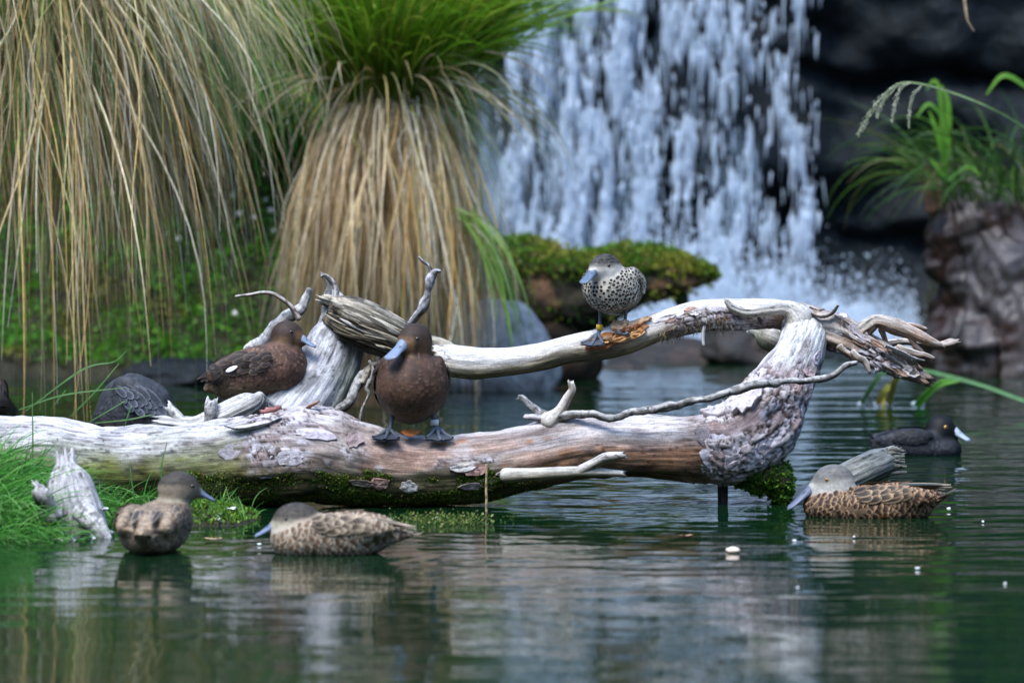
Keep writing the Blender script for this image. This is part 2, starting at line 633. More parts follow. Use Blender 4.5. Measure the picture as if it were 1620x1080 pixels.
hz = hz + 0.10 * np.exp(-(((hx - 1.0) / 0.4) ** 2 + ((hy - 24.4) / 0.3) ** 2)) - 0.035
tag(mesh('foam', np.stack([hx, hy, hz], -1), grid_faces(*hx.shape), FOAM), kind='stuff')


# ------------------------------------------------------------------ blades of sedge and grass
def blades(bag, root, az, e0, e1, L, w, c0, c1, bend=1.0, nseg=9, wob=0.12, rs=None, tipw=0.15, face=0.6, curl=0.0):
    """root (N,3); az, e0, e1 heading angles; curves integrate from elevation e0 to e1"""
    rs = rs or rng
    N = len(root)
    t = np.linspace(0, 1, nseg + 1)
    p = root.copy()
    pts = [p]
    a = az.copy()
    da = rs.normal(0, wob, N)
    dirs = []
    cf, cph = rs.uniform(3, 11, N), rs.uniform(0, 6.28, N)
    ca = rs.normal(0, 1, N) * curl
    for j in range(nseg + 1):
        el = e0 + (e1 - e0) * np.minimum(1, t[j] * 1.15) ** bend
        a = az + da * t[j] * 3 + 4 * ca * np.sin(cf * t[j] + cph)
        el = el + ca * np.cos(cf * t[j] * 1.3 + cph) * min(1, 3 * t[j])
        d = np.stack([np.cos(a) * np.cos(el), np.sin(a) * np.cos(el), np.sin(el)], -1)
        dirs.append(d)
        if j < nseg:
            p = p + d * (L / nseg)[:, None]
            pts.append(p)
    pts = np.stack(pts, 1)
    dirs = np.stack(dirs, 1)
    sidev = np.stack([-np.sin(az), np.cos(az), 0 * az], -1)
    # turn the ribbon about its axis at random
    rot = rs.uniform(-face, face, N) * np.pi
    up = np.cross(dirs, sidev[:, None, :])
    sv = nrm(sidev[:, None, :] * np.cos(rot)[:, None, None] + up * np.sin(rot)[:, None, None])
    prof = np.maximum(tipw, np.minimum(1, 0.55 + t * 2.2) * (1 - t ** 3.0))
    ww_ = w[:, None] * prof[None]
    V = np.stack([pts - sv * ww_[..., None] * 0.5, pts + sv * ww_[..., None] * 0.5], 2)
    m = (nseg + 1) * 2
    f = grid_faces(nseg + 1, 2)
    F = (f[None] + (np.arange(N) * m)[:, None, None]).reshape(-1, 4)
    tc = t[None, :, None]
    C = c0[:, None, :] * (1 - tc) + c1[:, None, :] * tc
    C = np.repeat(C[:, :, None, :], 2, 2).reshape(-1, 3)
    bag.add(V.reshape(-1, 3), F, C)


def pal(n, cols, wts, var=0.16, rs=None):
    rs = rs or rng
    cols = np.array(cols, float)
    i = rs.choice(len(cols), n, p=np.array(wts) / np.sum(wts))
    return cols[i] * (1 + rs.normal(0, var, (n, 1)))


STRAWS = [(0.52, 0.37, 0.16), (0.43, 0.26, 0.09), (0.62, 0.50, 0.28), (0.66, 0.60, 0.47), (0.22, 0.12, 0.05), (0.37, 0.37, 0.11)]
GREENS = [(0.08, 0.26, 0.01), (0.14, 0.34, 0.015), (0.04, 0.16, 0.01), (0.26, 0.34, 0.03), (0.06, 0.22, 0.05)]


def disc(n, c, rx, ry, rs):
    a = rs.uniform(0, 2 * np.pi, n)
    r = np.sqrt(rs.random(n))
    return np.stack([c[0] + rx * r * np.cos(a), c[1] + ry * r * np.sin(a), c[2] + 0 * a], -1), a, r


# --- big sedge on the left, hanging straw-coloured leaves over the pond
r3 = np.random.default_rng(3)
ctr = P(20, -70, 17.7)
base = np.array([ctr[0] - 0.1, 17.9, 0.1])
sedge = thing('tussock_sedge', 'huge drooping sedge tussock with straw-coloured leaves trailing to the water', 'sedge', base)
# fibrous pedestal under the crown
def pedestal(parent, c, z0, r0, r1, seed):
    a = np.linspace(0, 2 * np.pi, 37)[:-1]
    zz = np.linspace(z0, c[2], 26)
    A, Z = np.meshgrid(a, zz, indexing='ij')
    t = (Z - z0) / (c[2] - z0)
    rr = (r0 + (r1 - r0) * t) * (1 + 0.18 * fbm(np.stack([np.cos(A) * 3, np.sin(A) * 3, Z * 2], -1), seed, 3))
    Vp = np.stack([c[0] + rr * np.cos(A), c[1] + rr * np.sin(A), Z], -1).transpose(1, 0, 2).reshape(-1, 3)
    cc = mixc(c3(0.10, 0.065, 0.035), c3(0.22, 0.15, 0.08), 0.5 + 0.5 * fbm(Vp * 20, seed, 2))
    top = (25 * 36 + np.arange(36))[None]
    return mesh('pedestal', Vp, [grid_faces(26, 36, True), top], BARK, parent, col=cc)


pedestal(sedge, ctr - c3(0.42, -0.25, 0.1), -0.2, 0.24, 0.2, 41)
b = Bag()
n = 2300
root, a, rr = disc(n, ctr, 0.30, 0.30, r3)
az = a + r3.normal(0, 0.35, n)
e0 = r3.uniform(R(5), R(62), n)
L = r3.uniform(0.8, 2.1, n)
L = np.where(np.cos(az) > 0.5, np.minimum(L, r3.uniform(0.5, 1.35, n)), L)
c0 = mixc(pal(n, GREENS, [2, 2, 2, 2, 1], rs=r3), pal(n, STRAWS, [3, 2, 3, 1, 1, 2], rs=r3), r3.choice([0.15, 0.55, 0.95], n, p=[0.4, 0.3, 0.3]))
c1 = pal(n, STRAWS, [4, 3, 3, 2, 1, 1], rs=r3)
blades(b, root, az, e0, r3.uniform(R(-89), R(-60), n), L, r3.uniform(0.0035, 0.0085, n), c0 * r3.uniform(0.35, 1.1, (n, 1)), c1 * r3.uniform(0.5, 1.25, (n, 1)), 0.85, 13, 0.22, r3, curl=0.09)
b.build('trailing_leaves', STRAW, sedge)['kind'] = 'stuff'
b = Bag()
n = 1500
root, a, rr = disc(n, ctr + c3(-0.02, -0.1, 0), 0.40, 0.26, r3)
root[:, 2] -= r3.uniform(0, 0.35, n)
az = a + r3.normal(0, 0.3, n)
L = np.where(np.cos(az) > 0.55, r3.uniform(0.7, 1.6, n), r3.uniform(0.9, 2.35, n))
blades(b, root, az, r3.uniform(R(-35), R(35), n), r3.uniform(R(-89), R(-76), n), L, r3.uniform(0.004, 0.010, n),
       pal(n, STRAWS, [4, 3, 3, 2, 2, 1], 0.3, rs=r3) * 1.1, pal(n, STRAWS, [4, 3, 4, 3, 1, 0.3], 0.3, rs=r3) * 1.15, 0.5, 13, 0.24, r3, curl=0.09)
b.build('dead_leaf_skirt', STRAW, sedge)['kind'] = 'stuff'
b = Bag()
n = 800
root, a, rr = disc(n, ctr, 0.26, 0.26, r3)
az = r3.uniform(-2.2, 0.9, n)
blades(b, root, az, r3.uniform(R(5), R(58), n), np.full(n, R(-80)), r3.uniform(0.5, 1.7, n), r3.uniform(0.005, 0.009, n),
       pal(n, GREENS, [1, 2, 1, 2, 3], rs=r3), pal(n, [(0.10, 0.26, 0.09), (0.22, 0.33, 0.12), (0.45, 0.45, 0.28)], [2, 2, 1], rs=r3), 0.7, 12, 0.08, r3)
b.build('green_leaves', BLADE, sedge)['kind'] = 'stuff'
b = Bag()
n = 900
root, a, rr = disc(n, ctr, 0.28, 0.28, r3)
az = r3.normal(-0.35, 0.55, n)
blades(b, root, az, r3.uniform(R(8), R(55), n), r3.uniform(R(-86), R(-55), n), r3.uniform(0.8, 1.6, n), r3.uniform(0.0035, 0.008, n),
       mixc(pal(n, GREENS, [2, 3, 1, 3, 1], 0.25, rs=r3), pal(n, STRAWS, [3, 1, 4, 3, 0.3, 2], 0.2, rs=r3), r3.choice([0.1, 0.6, 1.0], n)),
       pal(n, [(0.60, 0.50, 0.30), (0.66, 0.60, 0.47), (0.50, 0.46, 0.24), (0.3, 0.36, 0.12)], [3, 3, 2, 1], 0.2, rs=r3), 1.0, 13, 0.2, r3, curl=0.09)
b.build('arching_leaves', STRAW, sedge)['kind'] = 'stuff'
# bristly seed spikes on arching stems
b = Bag()
for k in range(60):
    azk = r3.uniform(-1.9, 0.75)
    L_ = r3.uniform(1.05, 1.75)
    e_ = r3.uniform(R(20), R(60))
    pts = [ctr + c3(*(r3.normal(0, 0.12, 3) * [1, 1, 0.2]))]
    for j in range(40):
        el = e_ + (R(-86) - e_) * min(1, (j / 40 * 1.15)) ** 0.72
        pts.append(pts[-1] + (L_ / 40) * c3(math.cos(azk) * math.cos(el), math.sin(azk) * math.cos(el), math.sin(el)))
    pts = np.array(pts)
    i0 = 18
    q = pts[i0:]
    m = 150
    ii = r3.integers(0, len(q) - 1, m)
    u = r3.random(m)[:, None]
    rt = q[ii] * (1 - u) + q[np.minimum(ii + 1, len(q) - 1)] * u
    dd = nrm(q[np.minimum(ii + 1, len(q) - 1)] - q[ii])
    azs = np.arctan2(dd[:, 1], dd[:, 0]) + r3.normal(0, 1.4, m)
    els = np.arcsin(np.clip(dd[:, 2], -1, 1)) + r3.normal(0, 0.35, m)
    cc = pal(m, [(0.42, 0.33, 0.22), (0.30, 0.22, 0.13), (0.5, 0.42, 0.3)], [2, 1, 1], rs=r3)
    blades(b, rt, azs, els, els - 0.2, r3.uniform(0.012, 0.024, m), np.full(m, 0.0034), cc, cc, 1, 2, 0.1, r3)
b.build('seed_spikes', STRAW, sedge)['kind'] = 'stuff'

# --- middle sedge: green fountain over a pale straw skirt
ctr = P(612, 165, 19.2)
sedge2 = thing('tussock_sedge', 'bright green sedge tussock with a pale straw skirt beside the waterfall', 'sedge', (ctr[0], 19.3, 0.0))
pedestal(sedge2, ctr + c3(0, 0.12, -0.02), -0.2, 0.26, 0.2, 47)
b = Bag()
n = 2700
root, a, rr = disc(n, ctr, 0.23, 0.2, r3)
root[:, 2] += r3.uniform(-0.30, 0.13, n) - 0.12 * rr ** 2
az = a + r3.normal(0, 0.25, n)
right = np.cos(az) > 0.1
c0 = pal(n, STRAWS, [4, 3, 3, 1.5, 1, 0.6], rs=r3)
c0 = mixc(c0 * 1.3, c3(0.78, 0.68, 0.50), r3.uniform(0.1, 0.75, n))
c0[right] = 1.35 * pal(int(right.sum()), STRAWS, [2, 1, 4, 4, 0.5, 0.4], rs=r3)
c1 = c0 * r3.uniform(0.75, 1.1, (n, 1))
blades(b, root, az, r3.uniform(R(-80), R(18), n), r3.uniform(R(-92), R(-80), n), r3.uniform(0.35, 1.12, n), r3.uniform(0.005, 0.012, n),
       c0 * r3.uniform(0.6, 1.25, (n, 1)), c1 * r3.uniform(0.6, 1.2, (n, 1)), 0.22, 13, 0.38, r3, curl=0.13)
b.build('dead_leaf_skirt', STRAW, sedge2)['kind'] = 'stuff'
b = Bag()
n = 2600
root, a, rr = disc(n, ctr + c3(0, 0.06, -0.02), 0.27, 0.2, r3)
az = a + r3.normal(0, 0.4, n)
blades(b, root, az, r3.uniform(R(45), R(88), n), r3.uniform(R(-20), R(65), n), r3.uniform(0.5, 1.35, n), r3.uniform(0.006, 0.013, n),
       pal(n, [(0.2, 0.28, 0.02), (0.12, 0.26, 0.015), (0.36, 0.32, 0.08)], [2, 2, 1], rs=r3), pal(n, [(0.12, 0.34, 0.012), (0.22, 0.42, 0.02), (0.07, 0.22, 0.012), (0.34, 0.42, 0.05)], [3, 3, 2, 2], rs=r3), 1.3, 9, 0.12, r3)
b.build('green_leaves', BLADE, sedge2)['kind'] = 'stuff'
b = Bag()
n = 80
root, a, rr = disc(n, ctr, 0.22, 0.2, r3)
az = r3.normal(-0.15, 0.75, n)
blades(b, root, az, r3.uniform(R(20), R(60), n), np.full(n, R(-75)), r3.uniform(0.6, 1.15, n), r3.uniform(0.004, 0.008, n),
       pal(n, [(0.2, 0.28, 0.05), (0.4, 0.36, 0.18), (0.1, 0.22, 0.05)], [2, 2, 1], rs=r3), pal(n, [(0.42, 0.38, 0.22), (0.5, 0.46, 0.36), (0.16, 0.26, 0.07)], [2, 1, 1], rs=r3), 0.9, 11, 0.08, r3)
n = 120
root, a, rr = disc(n, ctr - c3(0, 0, -0.08), 0.24, 0.2, r3)
az = a + r3.normal(0, 0.4, n)
blades(b, root, az, r3.uniform(R(10), R(80), n), r3.uniform(R(-88), R(-20), n), r3.uniform(0.3, 0.8, n), r3.uniform(0.006, 0.012, n),
       pal(n, STRAWS, [3, 1, 3, 3, 0.3, 1], rs=r3), pal(n, STRAWS, [3, 1, 3, 3, 0.3, 0.5], rs=r3), 0.6, 11, 0.1, r3)
b.build('arching_leaves', BLADE, sedge2)['kind'] = 'stuff'
# a green lock hanging at the right of the skirt to the boulder
b = Bag()
n = 40
rt = P(735, 340, 18.95)[None] + r3.normal(0, 0.025, (n, 3))
blades(b, rt, r3.normal(-0.25, 0.45, n), r3.uniform(R(-50), R(-20), n), np.full(n, R(-82)), r3.uniform(0.35, 0.75, n), r3.uniform(0.006, 0.012, n),
       pal(n, [(0.18, 0.3, 0.06), (0.4, 0.42, 0.25)], [2, 1], rs=r3), pal(n, [(0.2, 0.36, 0.08), (0.1, 0.25, 0.05)], [1, 1], rs=r3), 0.7, 9, 0.06, r3)
b.build('hanging_lock', BLADE, sedge2)['kind'] = 'stuff'

# --- a darker sedge between the two, set back against the bank
ctr = P(395, 130, 21.8)
sedge3 = thing('tussock_sedge', 'dark green sedge standing back between the two straw-skirted tussocks', 'sedge', (ctr[0], 21.6, 0.6))
b = Bag()
n = 1900
root, a, rr = disc(n, ctr, 0.42, 0.3, r3)
root[:, 2] -= 0.25 + 0.2 * rr
az = a + r3.normal(0, 0.4, n)
blades(b, root, az, r3.uniform(R(35), R(88), n), r3.uniform(R(-60), R(40), n), r3.uniform(0.5, 1.3, n), r3.uniform(0.006, 0.013, n),
       pal(n, [(0.03, 0.09, 0.012), (0.05, 0.13, 0.02)], [1, 1], rs=r3), pal(n, GREENS, [2, 2, 3, 1, 2], rs=r3), 1.2, 9, 0.08, r3)
b.build('green_leaves', BLADE, sedge3)['kind'] = 'stuff'

# --- grass on the right bank
ctr = P(1585, 240, 20.9)
gr = thing('bank_grass', 'dark green grass clump on the right bank above the split trunk', 'grass', (ctr[0], 21.2, 0.9))
b = Bag()
n = 340
root, a, rr = disc(n, ctr + c3(0.12, 0.3, -0.25), 0.42, 0.3, r3)
az = a + r3.normal(0, 0.6, n)
blades(b, root, az, r3.uniform(R(30), R(88), n), r3.uniform(R(-70), R(20), n), r3.uniform(0.35, 0.95, n), r3.uniform(0.005, 0.012, n),
       pal(n, [(0.02, 0.07, 0.01), (0.05, 0.10, 0.02)], [1, 1], rs=r3), pal(n, [(0.03, 0.10, 0.015), (0.08, 0.18, 0.015), (0.12, 0.12, 0.03)], [2, 2, 1], rs=r3), 1.1, 9, 0.1, r3)
b.build('leaves', BLADE, gr)['kind'] = 'stuff'

# ------------------------------------------------------------------ wood: tubes with grain, splits and broken ends
def catmull(P4, ds):
    P4 = np.asarray(P4, float)
    ext = np.concatenate([[2 * P4[0] - P4[1]], P4, [2 * P4[-1] - P4[-2]]])
    out = []
    for i in range(1, len(ext) - 2):
        p0, p1, p2, p3 = ext[i - 1:i + 3]
        m = max(2, int(np.linalg.norm(p2[:3] - p1[:3]) / ds))
        t = np.linspace(0, 1, m, endpoint=False)[:, None]
        out.append(0.5 * (2 * p1 + (p2 - p0) * t + (2 * p0 - 5 * p1 + 4 * p2 - p3) * t ** 2 + (3 * p1 - p0 - 3 * p2 + p3) * t ** 3))
    out.append(P4[-1:])
    return np.concatenate(out)


class Tube:
    """a limb along pixel-and-depth stations (px, py, depth, radius in px)"""
    def __init__(self, st, ring=48, ds=0.006, seed=0, lump=0.10, ridge=0.05, gfreq=14.0, end0='round', end1='round', up=(0, 0, 1), flat=1.0, gl=2.2, lf=7.0, kink=0.0):
        q = np.array([[*P(a, b, d), r * U(d)] for a, b, d, r in st])
        c = catmull(q, ds)
        self.c, self.r = c[:, :3], np.maximum(c[:, 3], 0.0012)
        d = np.linalg.norm(np.diff(self.c, axis=0), axis=1)
        self.s = np.concatenate([[0], np.cumsum(d)])
        if kink:
            kn = np.stack([fbm(np.stack([self.s * 15, 0 * self.s + 5 * q_, 0 * self.s], -1), seed + 40 + q_, 3) for q_ in range(3)], -1)
            self.c = self.c + kn * self.r[:, None] * kink
        T = nrm(np.gradient(self.c, axis=0))
        n = np.zeros_like(T)
        u = np.array(up, float)
        n[0] = nrm(u - T[0] * u.dot(T[0]))
        for i in range(1, len(T)):
            v = n[i - 1] - T[i] * n[i - 1].dot(T[i])
            n[i] = v / np.linalg.norm(v)
        self.T, self.n, self.b = T, n, np.cross(T, n)
        th = np.arange(ring) / ring * 2 * np.pi
        S, A = np.meshgrid(self.s, th, indexing='ij')
        R_ = self.r[:, None]
        g = np.stack([S * gl, np.cos(A) * gfreq * 0.25, np.sin(A) * gfreq * 0.25], -1)
        g2 = np.stack([S * gl * 1.6, np.cos(A) * gfreq, np.sin(A) * gfreq], -1)
        lo = np.stack([S * lf, np.cos(A) * 1.1, np.sin(A) * 1.1], -1)
        rid = fbm(g, seed + 1, 3)
        rid2 = 1 - np.abs(fbm(g2, seed + 2, 3)) * 2
        off = R_ * (1 + lump * fbm(lo, seed, 3) + ridge * rid + ridge * 0.6 * rid2)
        self.S, self.A, self.grain = S, A, rid2
        Vc = self.c[:, None, :] + off[..., None] * (np.cos(A)[..., None] * self.n[:, None, :] * flat + np.sin(A)[..., None] * self.b[:, None, :])
        wc = np.stack([S, R_ * np.cos(A), R_ * np.sin(A)], -1)
        nor = nrm(np.cos(A)[..., None] * self.n[:, None, :] + np.sin(A)[..., None] * self.b[:, None, :])
        # ends
        def cap(i, sgn, kind):
            v0, w0, n0 = Vc[i], wc[i], nor[i]
            cc, r, t = self.c[i], self.r[i], self.T[i] * sgn
            rings = []
            if kind == 'round':
                for f in (0.35, 0.65, 0.88, 1.0):
                    k = math.sqrt(max(0, 1 - f * f)) if f < 1 else 0.02
                    rings.append((cc + (v0 - cc) * k + t * r * 0.75 * f, w0 * [1, k, k], nrm(n0 * k + t * f)))
            else:
                jag = r * (0.9 + 0.9 * fbm(np.stack([np.cos(th) * 2.6, np.sin(th) * 2.6, 0 * th + seed], -1), seed + 5, 3)
                           + 0.8 * (np.random.default_rng(seed).random(ring) ** 3))
                for k, m in ((0.97, 0.5), (0.9, 1.0), (0.7, 0.85), (0.45, 0.5), (0.2, 0.62), (0.02, 0.4)):
                    nz = 1 + 0.3 * fbm(np.stack([np.cos(th) * 5 * k, np.sin(th) * 5 * k, 0 * th + 3], -1), seed + 6, 2)
                    rings.append((cc + (v0 - cc) * k + t * (jag * m * nz)[:, None], w0 * [1, k, k], nrm(n0 * 0.5 + t)))
            return rings
        VV, WW, NN = [Vc], [wc], [nor]
        e = cap(-1, 1, end1)
        s_ = cap(0, -1, end0)
        VV = [np.stack([x[0] for x in s_[::-1]])] + VV + [np.stack([x[0] for x in e])]
        WW = [np.stack([x[1] for x in s_[::-1]])] + WW + [np.stack([x[1] for x in e])]
        NN = [np.stack([x[2] for x in s_[::-1]])] + NN + [np.stack([x[2] for x in e])]
        self.k0 = len(s_)
        self.k1 = len(e)
        V = np.concatenate(VV)
        self.shape = V.shape[:2]
        self.V, self.wc, self.N = V.reshape(-1, 3), np.concatenate(WW).reshape(-1, 3), np.concatenate(NN).reshape(-1, 3)
        self.F = grid_faces(self.shape[0], ring, True)
        self.ring = ring
        self.endmask = np.zeros(self.shape)
        if end1 == 'broken':
            self.endmask[-self.k1 + 1:] = 1
        if end0 == 'broken':
            self.endmask[:self.k0 - 1] = 1
        self.endmask = self.endmask.ravel()
        self.off = off

    def surf(self, s, a, o=0.0):
        i = np.clip(np.searchsorted(self.s, s) - 1, 0, len(self.s) - 2)
        f = np.clip((s - self.s[i]) / np.maximum(self.s[i + 1] - self.s[i], 1e-9), -0.5, 1.5)
        L = lambda X: X[i] * (1 - f)[..., None] + X[i + 1] * f[..., None]
        c, n, b = L(self.c), L(self.n), L(self.b)
        ai = np.floor(a / (2 * np.pi) * self.ring).astype(int) % self.ring
        r = self.off[i, ai] * 0.5 + 0.5 * (self.r[i] * (1 - f) + self.r[i + 1] * f)
        return c + (r + o)[..., None] * (np.cos(a)[..., None] * n + np.sin(a)[..., None] * b)

    def s_at(self, px=None, py=None):
        x, y = pix(self.c)
        return self.s[np.argmin(np.abs(x - px) if px is not None else np.abs(y - py))]

    def build(self, name, col, parent=None, mat=None):
        return mesh(name, self.V, self.F, mat or WOOD, parent, col=col, wc=self.wc)


def cracks(T, f=40.0, seed=0, width=0.06, gl=5.0):
    g = np.stack([T.wc[:, 0] * gl, T.wc[:, 1] * f, T.wc[:, 2] * f], -1)
    return sst(width, width * 0.25, np.abs(fbm(g, seed, 3))) * sst(-0.1, 0.3, fbm(g * [0.5, 0.15, 0.15], seed + 9, 2))


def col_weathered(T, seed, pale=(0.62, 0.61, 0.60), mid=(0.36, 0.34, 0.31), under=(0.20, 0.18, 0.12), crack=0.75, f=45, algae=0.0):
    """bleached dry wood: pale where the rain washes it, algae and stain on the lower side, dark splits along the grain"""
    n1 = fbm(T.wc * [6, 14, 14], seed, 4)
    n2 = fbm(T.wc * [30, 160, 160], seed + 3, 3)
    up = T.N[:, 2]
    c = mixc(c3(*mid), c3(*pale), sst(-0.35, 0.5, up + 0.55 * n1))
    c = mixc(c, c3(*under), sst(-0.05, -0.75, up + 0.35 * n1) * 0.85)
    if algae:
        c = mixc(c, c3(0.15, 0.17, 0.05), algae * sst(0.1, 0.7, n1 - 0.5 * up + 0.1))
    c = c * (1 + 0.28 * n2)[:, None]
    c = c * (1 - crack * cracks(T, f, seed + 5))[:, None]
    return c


def plate(T, s0, a0, ls, lw, h, seed, parent, col, curl=0.0, nm='bark_plate', m=18):
    """a scale of bark lying on the limb: irregular outline, its own thickness, edge lifted by curl"""
    rs = np.random.default_rng(seed)
    ph = np.arange(m) / m * 2 * np.pi
    nc = rs.integers(4, 7)
    ca = np.sort(rs.uniform(0, 2 * np.pi, nc)) * 0.4 + np.arange(nc) / nc * 2 * np.pi * 0.6
    cr = rs.uniform(0.75, 1.35, nc)
    rad = np.interp(ph, np.concatenate([ca - 2 * np.pi, ca, ca + 2 * np.pi]), np.tile(cr, 3)) + rs.normal(0, 0.11, m)
    rho = np.array([0.0, 0.4, 0.75, 0.97, 1.0, 1.0])
    rows, cols_ = [], []
    r0 = float(np.interp(s0, T.s, T.r))
    for k, q in enumerate(rho):
        s = s0 + ls * q * rad * np.cos(ph)
        a = a0 + lw * q * rad * np.sin(ph) / r0
        hh = h * (1 + 0.35 * rs.normal(0, 1, m) * (q > 0)) + curl * (q ** 3) * (0.6 + 0.6 * np.cos(ph - rs.uniform(0, 6.28) * 0 - seed))
        if k == 0:
            hh = np.full(m, h * 1.1)
        if k == len(rho) - 1:
            hh = np.minimum(hh - h * 1.2, curl * 0.7) if curl else np.full(m, -0.004)
        rows.append(T.surf(np.clip(s, T.s[0], T.s[-1]), a, np.asarray(hh, float)))
        shade = 1.0 if k < len(rho) - 1 else 0.42
        cc = np.asarray(col) * shade * (1 + 0.12 * rs.normal(0, 1, (m, 1)))
        if k == len(rho) - 1:
            cc = cc * c3(1.15, 0.9, 0.8)
        cols_.append(cc)
    V = np.concatenate(rows)
    return mesh(nm, V, grid_faces(len(rho), m, True), BARK, parent, col=np.concatenate(cols_))


def cells3(p, seed):
    """distances to the two nearest jittered cell points, and the nearest cell's random number"""
    i = np.floor(p).astype(np.int64)
    d1 = np.full(len(p), 9.0)
    d2 = np.full(len(p), 9.0)
    cid = np.zeros(len(p))
    for dx in (-1, 0, 1):
        for dy in (-1, 0, 1):
            for dz in (-1, 0, 1):
                j = i + [dx, dy, dz]
                q = j + 0.15 + 0.7 * np.stack([_hash(j[:, 0], j[:, 1], j[:, 2], seed + k) for k in range(3)], -1)
                d = np.linalg.norm(q - p, axis=1)
                h_ = _hash(j[:, 0], j[:, 1], j[:, 2], seed + 7)
                near = d < d1
                d2 = np.where(near, d1, np.minimum(d2, d))
                cid = np.where(near, h_, cid)
                d1 = np.where(near, d, d1)
    return d1, d2, cid


def bark_relief(T_, c_, mask, scale, height, seed):
    """raise scaly bark plates with fissures between them out of the limb itself, and colour them"""
    ii = np.where(mask > 0.02)[0]
    p = T_.wc[ii] * scale + 0.45 * np.stack([fbm(T_.wc[ii] * 40, seed + k, 3) for k in range(3)], -1)
    d1, d2, cid = cells3(p, seed)
    e = sst(0.03, 0.19, d2 - d1)
    fine = fbm(T_.wc[ii] * 130, seed + 20, 4)
    hh = height * (e * (0.55 + 0.6 * cid) + 0.22 * fine) * mask[ii]
    T_.V[ii] = T_.V[ii] + T_.N[ii] * hh[:, None]
    lav = np.array([(0.46, 0.43, 0.47), (0.56, 0.53, 0.57), (0.34, 0.30, 0.32), (0.62, 0.60, 0.63), (0.36, 0.28, 0.27), (0.5, 0.45, 0.46)])
    cc_ = lav[(cid * 5.99).astype(int)] * (1 + 0.35 * fine)[:, None]
    cc_ = mixc(c3(0.05, 0.033, 0.028), cc_, e)
    c_[ii] = mixc(c_[ii], cc_, mask[ii])


def leaves(bag, pts, nor, size, cols, rs, up=0.4):
    """small two-triangle leaflets standing off a surface"""
    n = len(pts)
    d = nrm(nor + rs.normal(0, 0.9, (n, 3)) + np.array([0, 0, up]))
    sd = nrm(np.cross(d, rs.normal(0, 1, (n, 3))))
    s = (size * rs.uniform(0.6, 1.4, n))[:, None]
    nn = np.cross(d, sd)
    V = np.stack([pts, pts + d * s * 0.55 + sd * s * 0.36 + nn * s * 0.1, pts + d * s, pts + d * s * 0.55 - sd * s * 0.36 + nn * s * 0.1], 1)
    f = np.array([[0, 1, 2, 3]])
    F = (f[None] + (np.arange(n) * 4)[:, None, None]).reshape(-1, 4)
    bag.add(V.reshape(-1, 3), F, np.repeat(cols, 4, 0))


MOSSES = [(0.07, 0.2, 0.012), (0.13, 0.28, 0.02), (0.03, 0.1, 0.01), (0.22, 0.27, 0.03), (0.07, 0.18, 0.04)]

# ---------------------------------------------------------------- the front log with its upturned limb and long branch
log = thing('fallen_log', 'long fallen log with an upturned limb and a bare branch, lying across the pond', 'log', P(700, 800, 14.15))
TR = Tube([(-150, 722, 14.45, 60), (-40, 722, 14.35, 62), (70, 726, 14.28, 62), (200, 738, 14.22, 62), (330, 732, 14.16, 68), (440, 722, 14.12, 74), (500, 718, 14.1, 73),
           (560, 732, 14.1, 66), (640, 742, 14.1, 56), (740, 740, 14.1, 54), (830, 726, 14.14, 52), (920, 708, 14.18, 50), (1030, 708, 14.2, 49),
           (1115, 707, 14.2, 52), (1168, 700, 14.2, 57), (1206, 670, 14.22, 57), (1231, 624, 14.28, 48), (1251, 582, 14.35, 42), (1267, 550, 14.42, 38),
           (1272, 527, 14.48, 35), (1264, 509, 14.52, 31)], ring=110, ds=0.0055, seed=200, lump=0.10, ridge=0.035, gfreq=16)
px_v, py_v = pix(TR.V)
TR_A = np.tile(np.arange(TR.ring) / TR.ring * 2 * np.pi, TR.shape[0])
up = TR.N[:, 2]
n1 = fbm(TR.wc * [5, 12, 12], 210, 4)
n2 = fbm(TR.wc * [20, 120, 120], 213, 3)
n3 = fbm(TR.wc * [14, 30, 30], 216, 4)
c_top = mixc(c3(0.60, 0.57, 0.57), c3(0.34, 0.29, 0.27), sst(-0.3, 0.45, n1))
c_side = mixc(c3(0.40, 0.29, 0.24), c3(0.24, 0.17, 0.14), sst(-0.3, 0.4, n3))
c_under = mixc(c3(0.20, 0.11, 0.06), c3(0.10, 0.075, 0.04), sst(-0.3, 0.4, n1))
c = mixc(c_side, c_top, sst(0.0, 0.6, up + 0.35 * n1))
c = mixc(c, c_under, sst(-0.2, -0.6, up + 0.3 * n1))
left = sst(470, 330, px_v)                      # the old, algae-greyed left end
cl = mixc(c3(0.58, 0.57, 0.58), c3(0.22, 0.23, 0.14), sst(0.75, 0.1, up + 0.4 * n1))
cl = mixc(cl, c3(0.17, 0.18, 0.045), sst(0.35, -0.2, up + 0.45 * n3))
cl = mixc(cl, c3(0.38, 0.36, 0.36), sst(0.1, 0.5, n1 - 0.2) * 0.6)
c = mixc(c, cl, left)
mid = sst(470, 540, px_v) * sst(840, 790, px_v)   # greyed and algae-stained middle
c = mixc(c, mixc(c3(0.27, 0.25, 0.2), c3(0.13, 0.13, 0.05), sst(0.2, -0.4, up + 0.3 * n1)), mid * sst(0.35, -0.1, up + 0.35 * n3) * 0.75)
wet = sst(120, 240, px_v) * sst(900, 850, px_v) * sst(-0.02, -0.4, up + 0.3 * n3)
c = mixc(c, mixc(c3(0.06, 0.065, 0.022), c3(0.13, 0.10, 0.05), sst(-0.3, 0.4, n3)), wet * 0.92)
warm = sst(560, 600, px_v) * sst(850, 800, px_v) * sst(0.1, 0.5, n1 + 0.25) * sst(-0.3, 0.1, up) * sst(0.95, 0.5, up)
c = mixc(c, c3(0.46, 0.27, 0.19), warm * 0.6)
orange = sst(800, 860, px_v) * sst(1180, 1120, px_v) * sst(0.25, -0.15, up + 0.25 * n3) * sst(-0.75, -0.4, up)
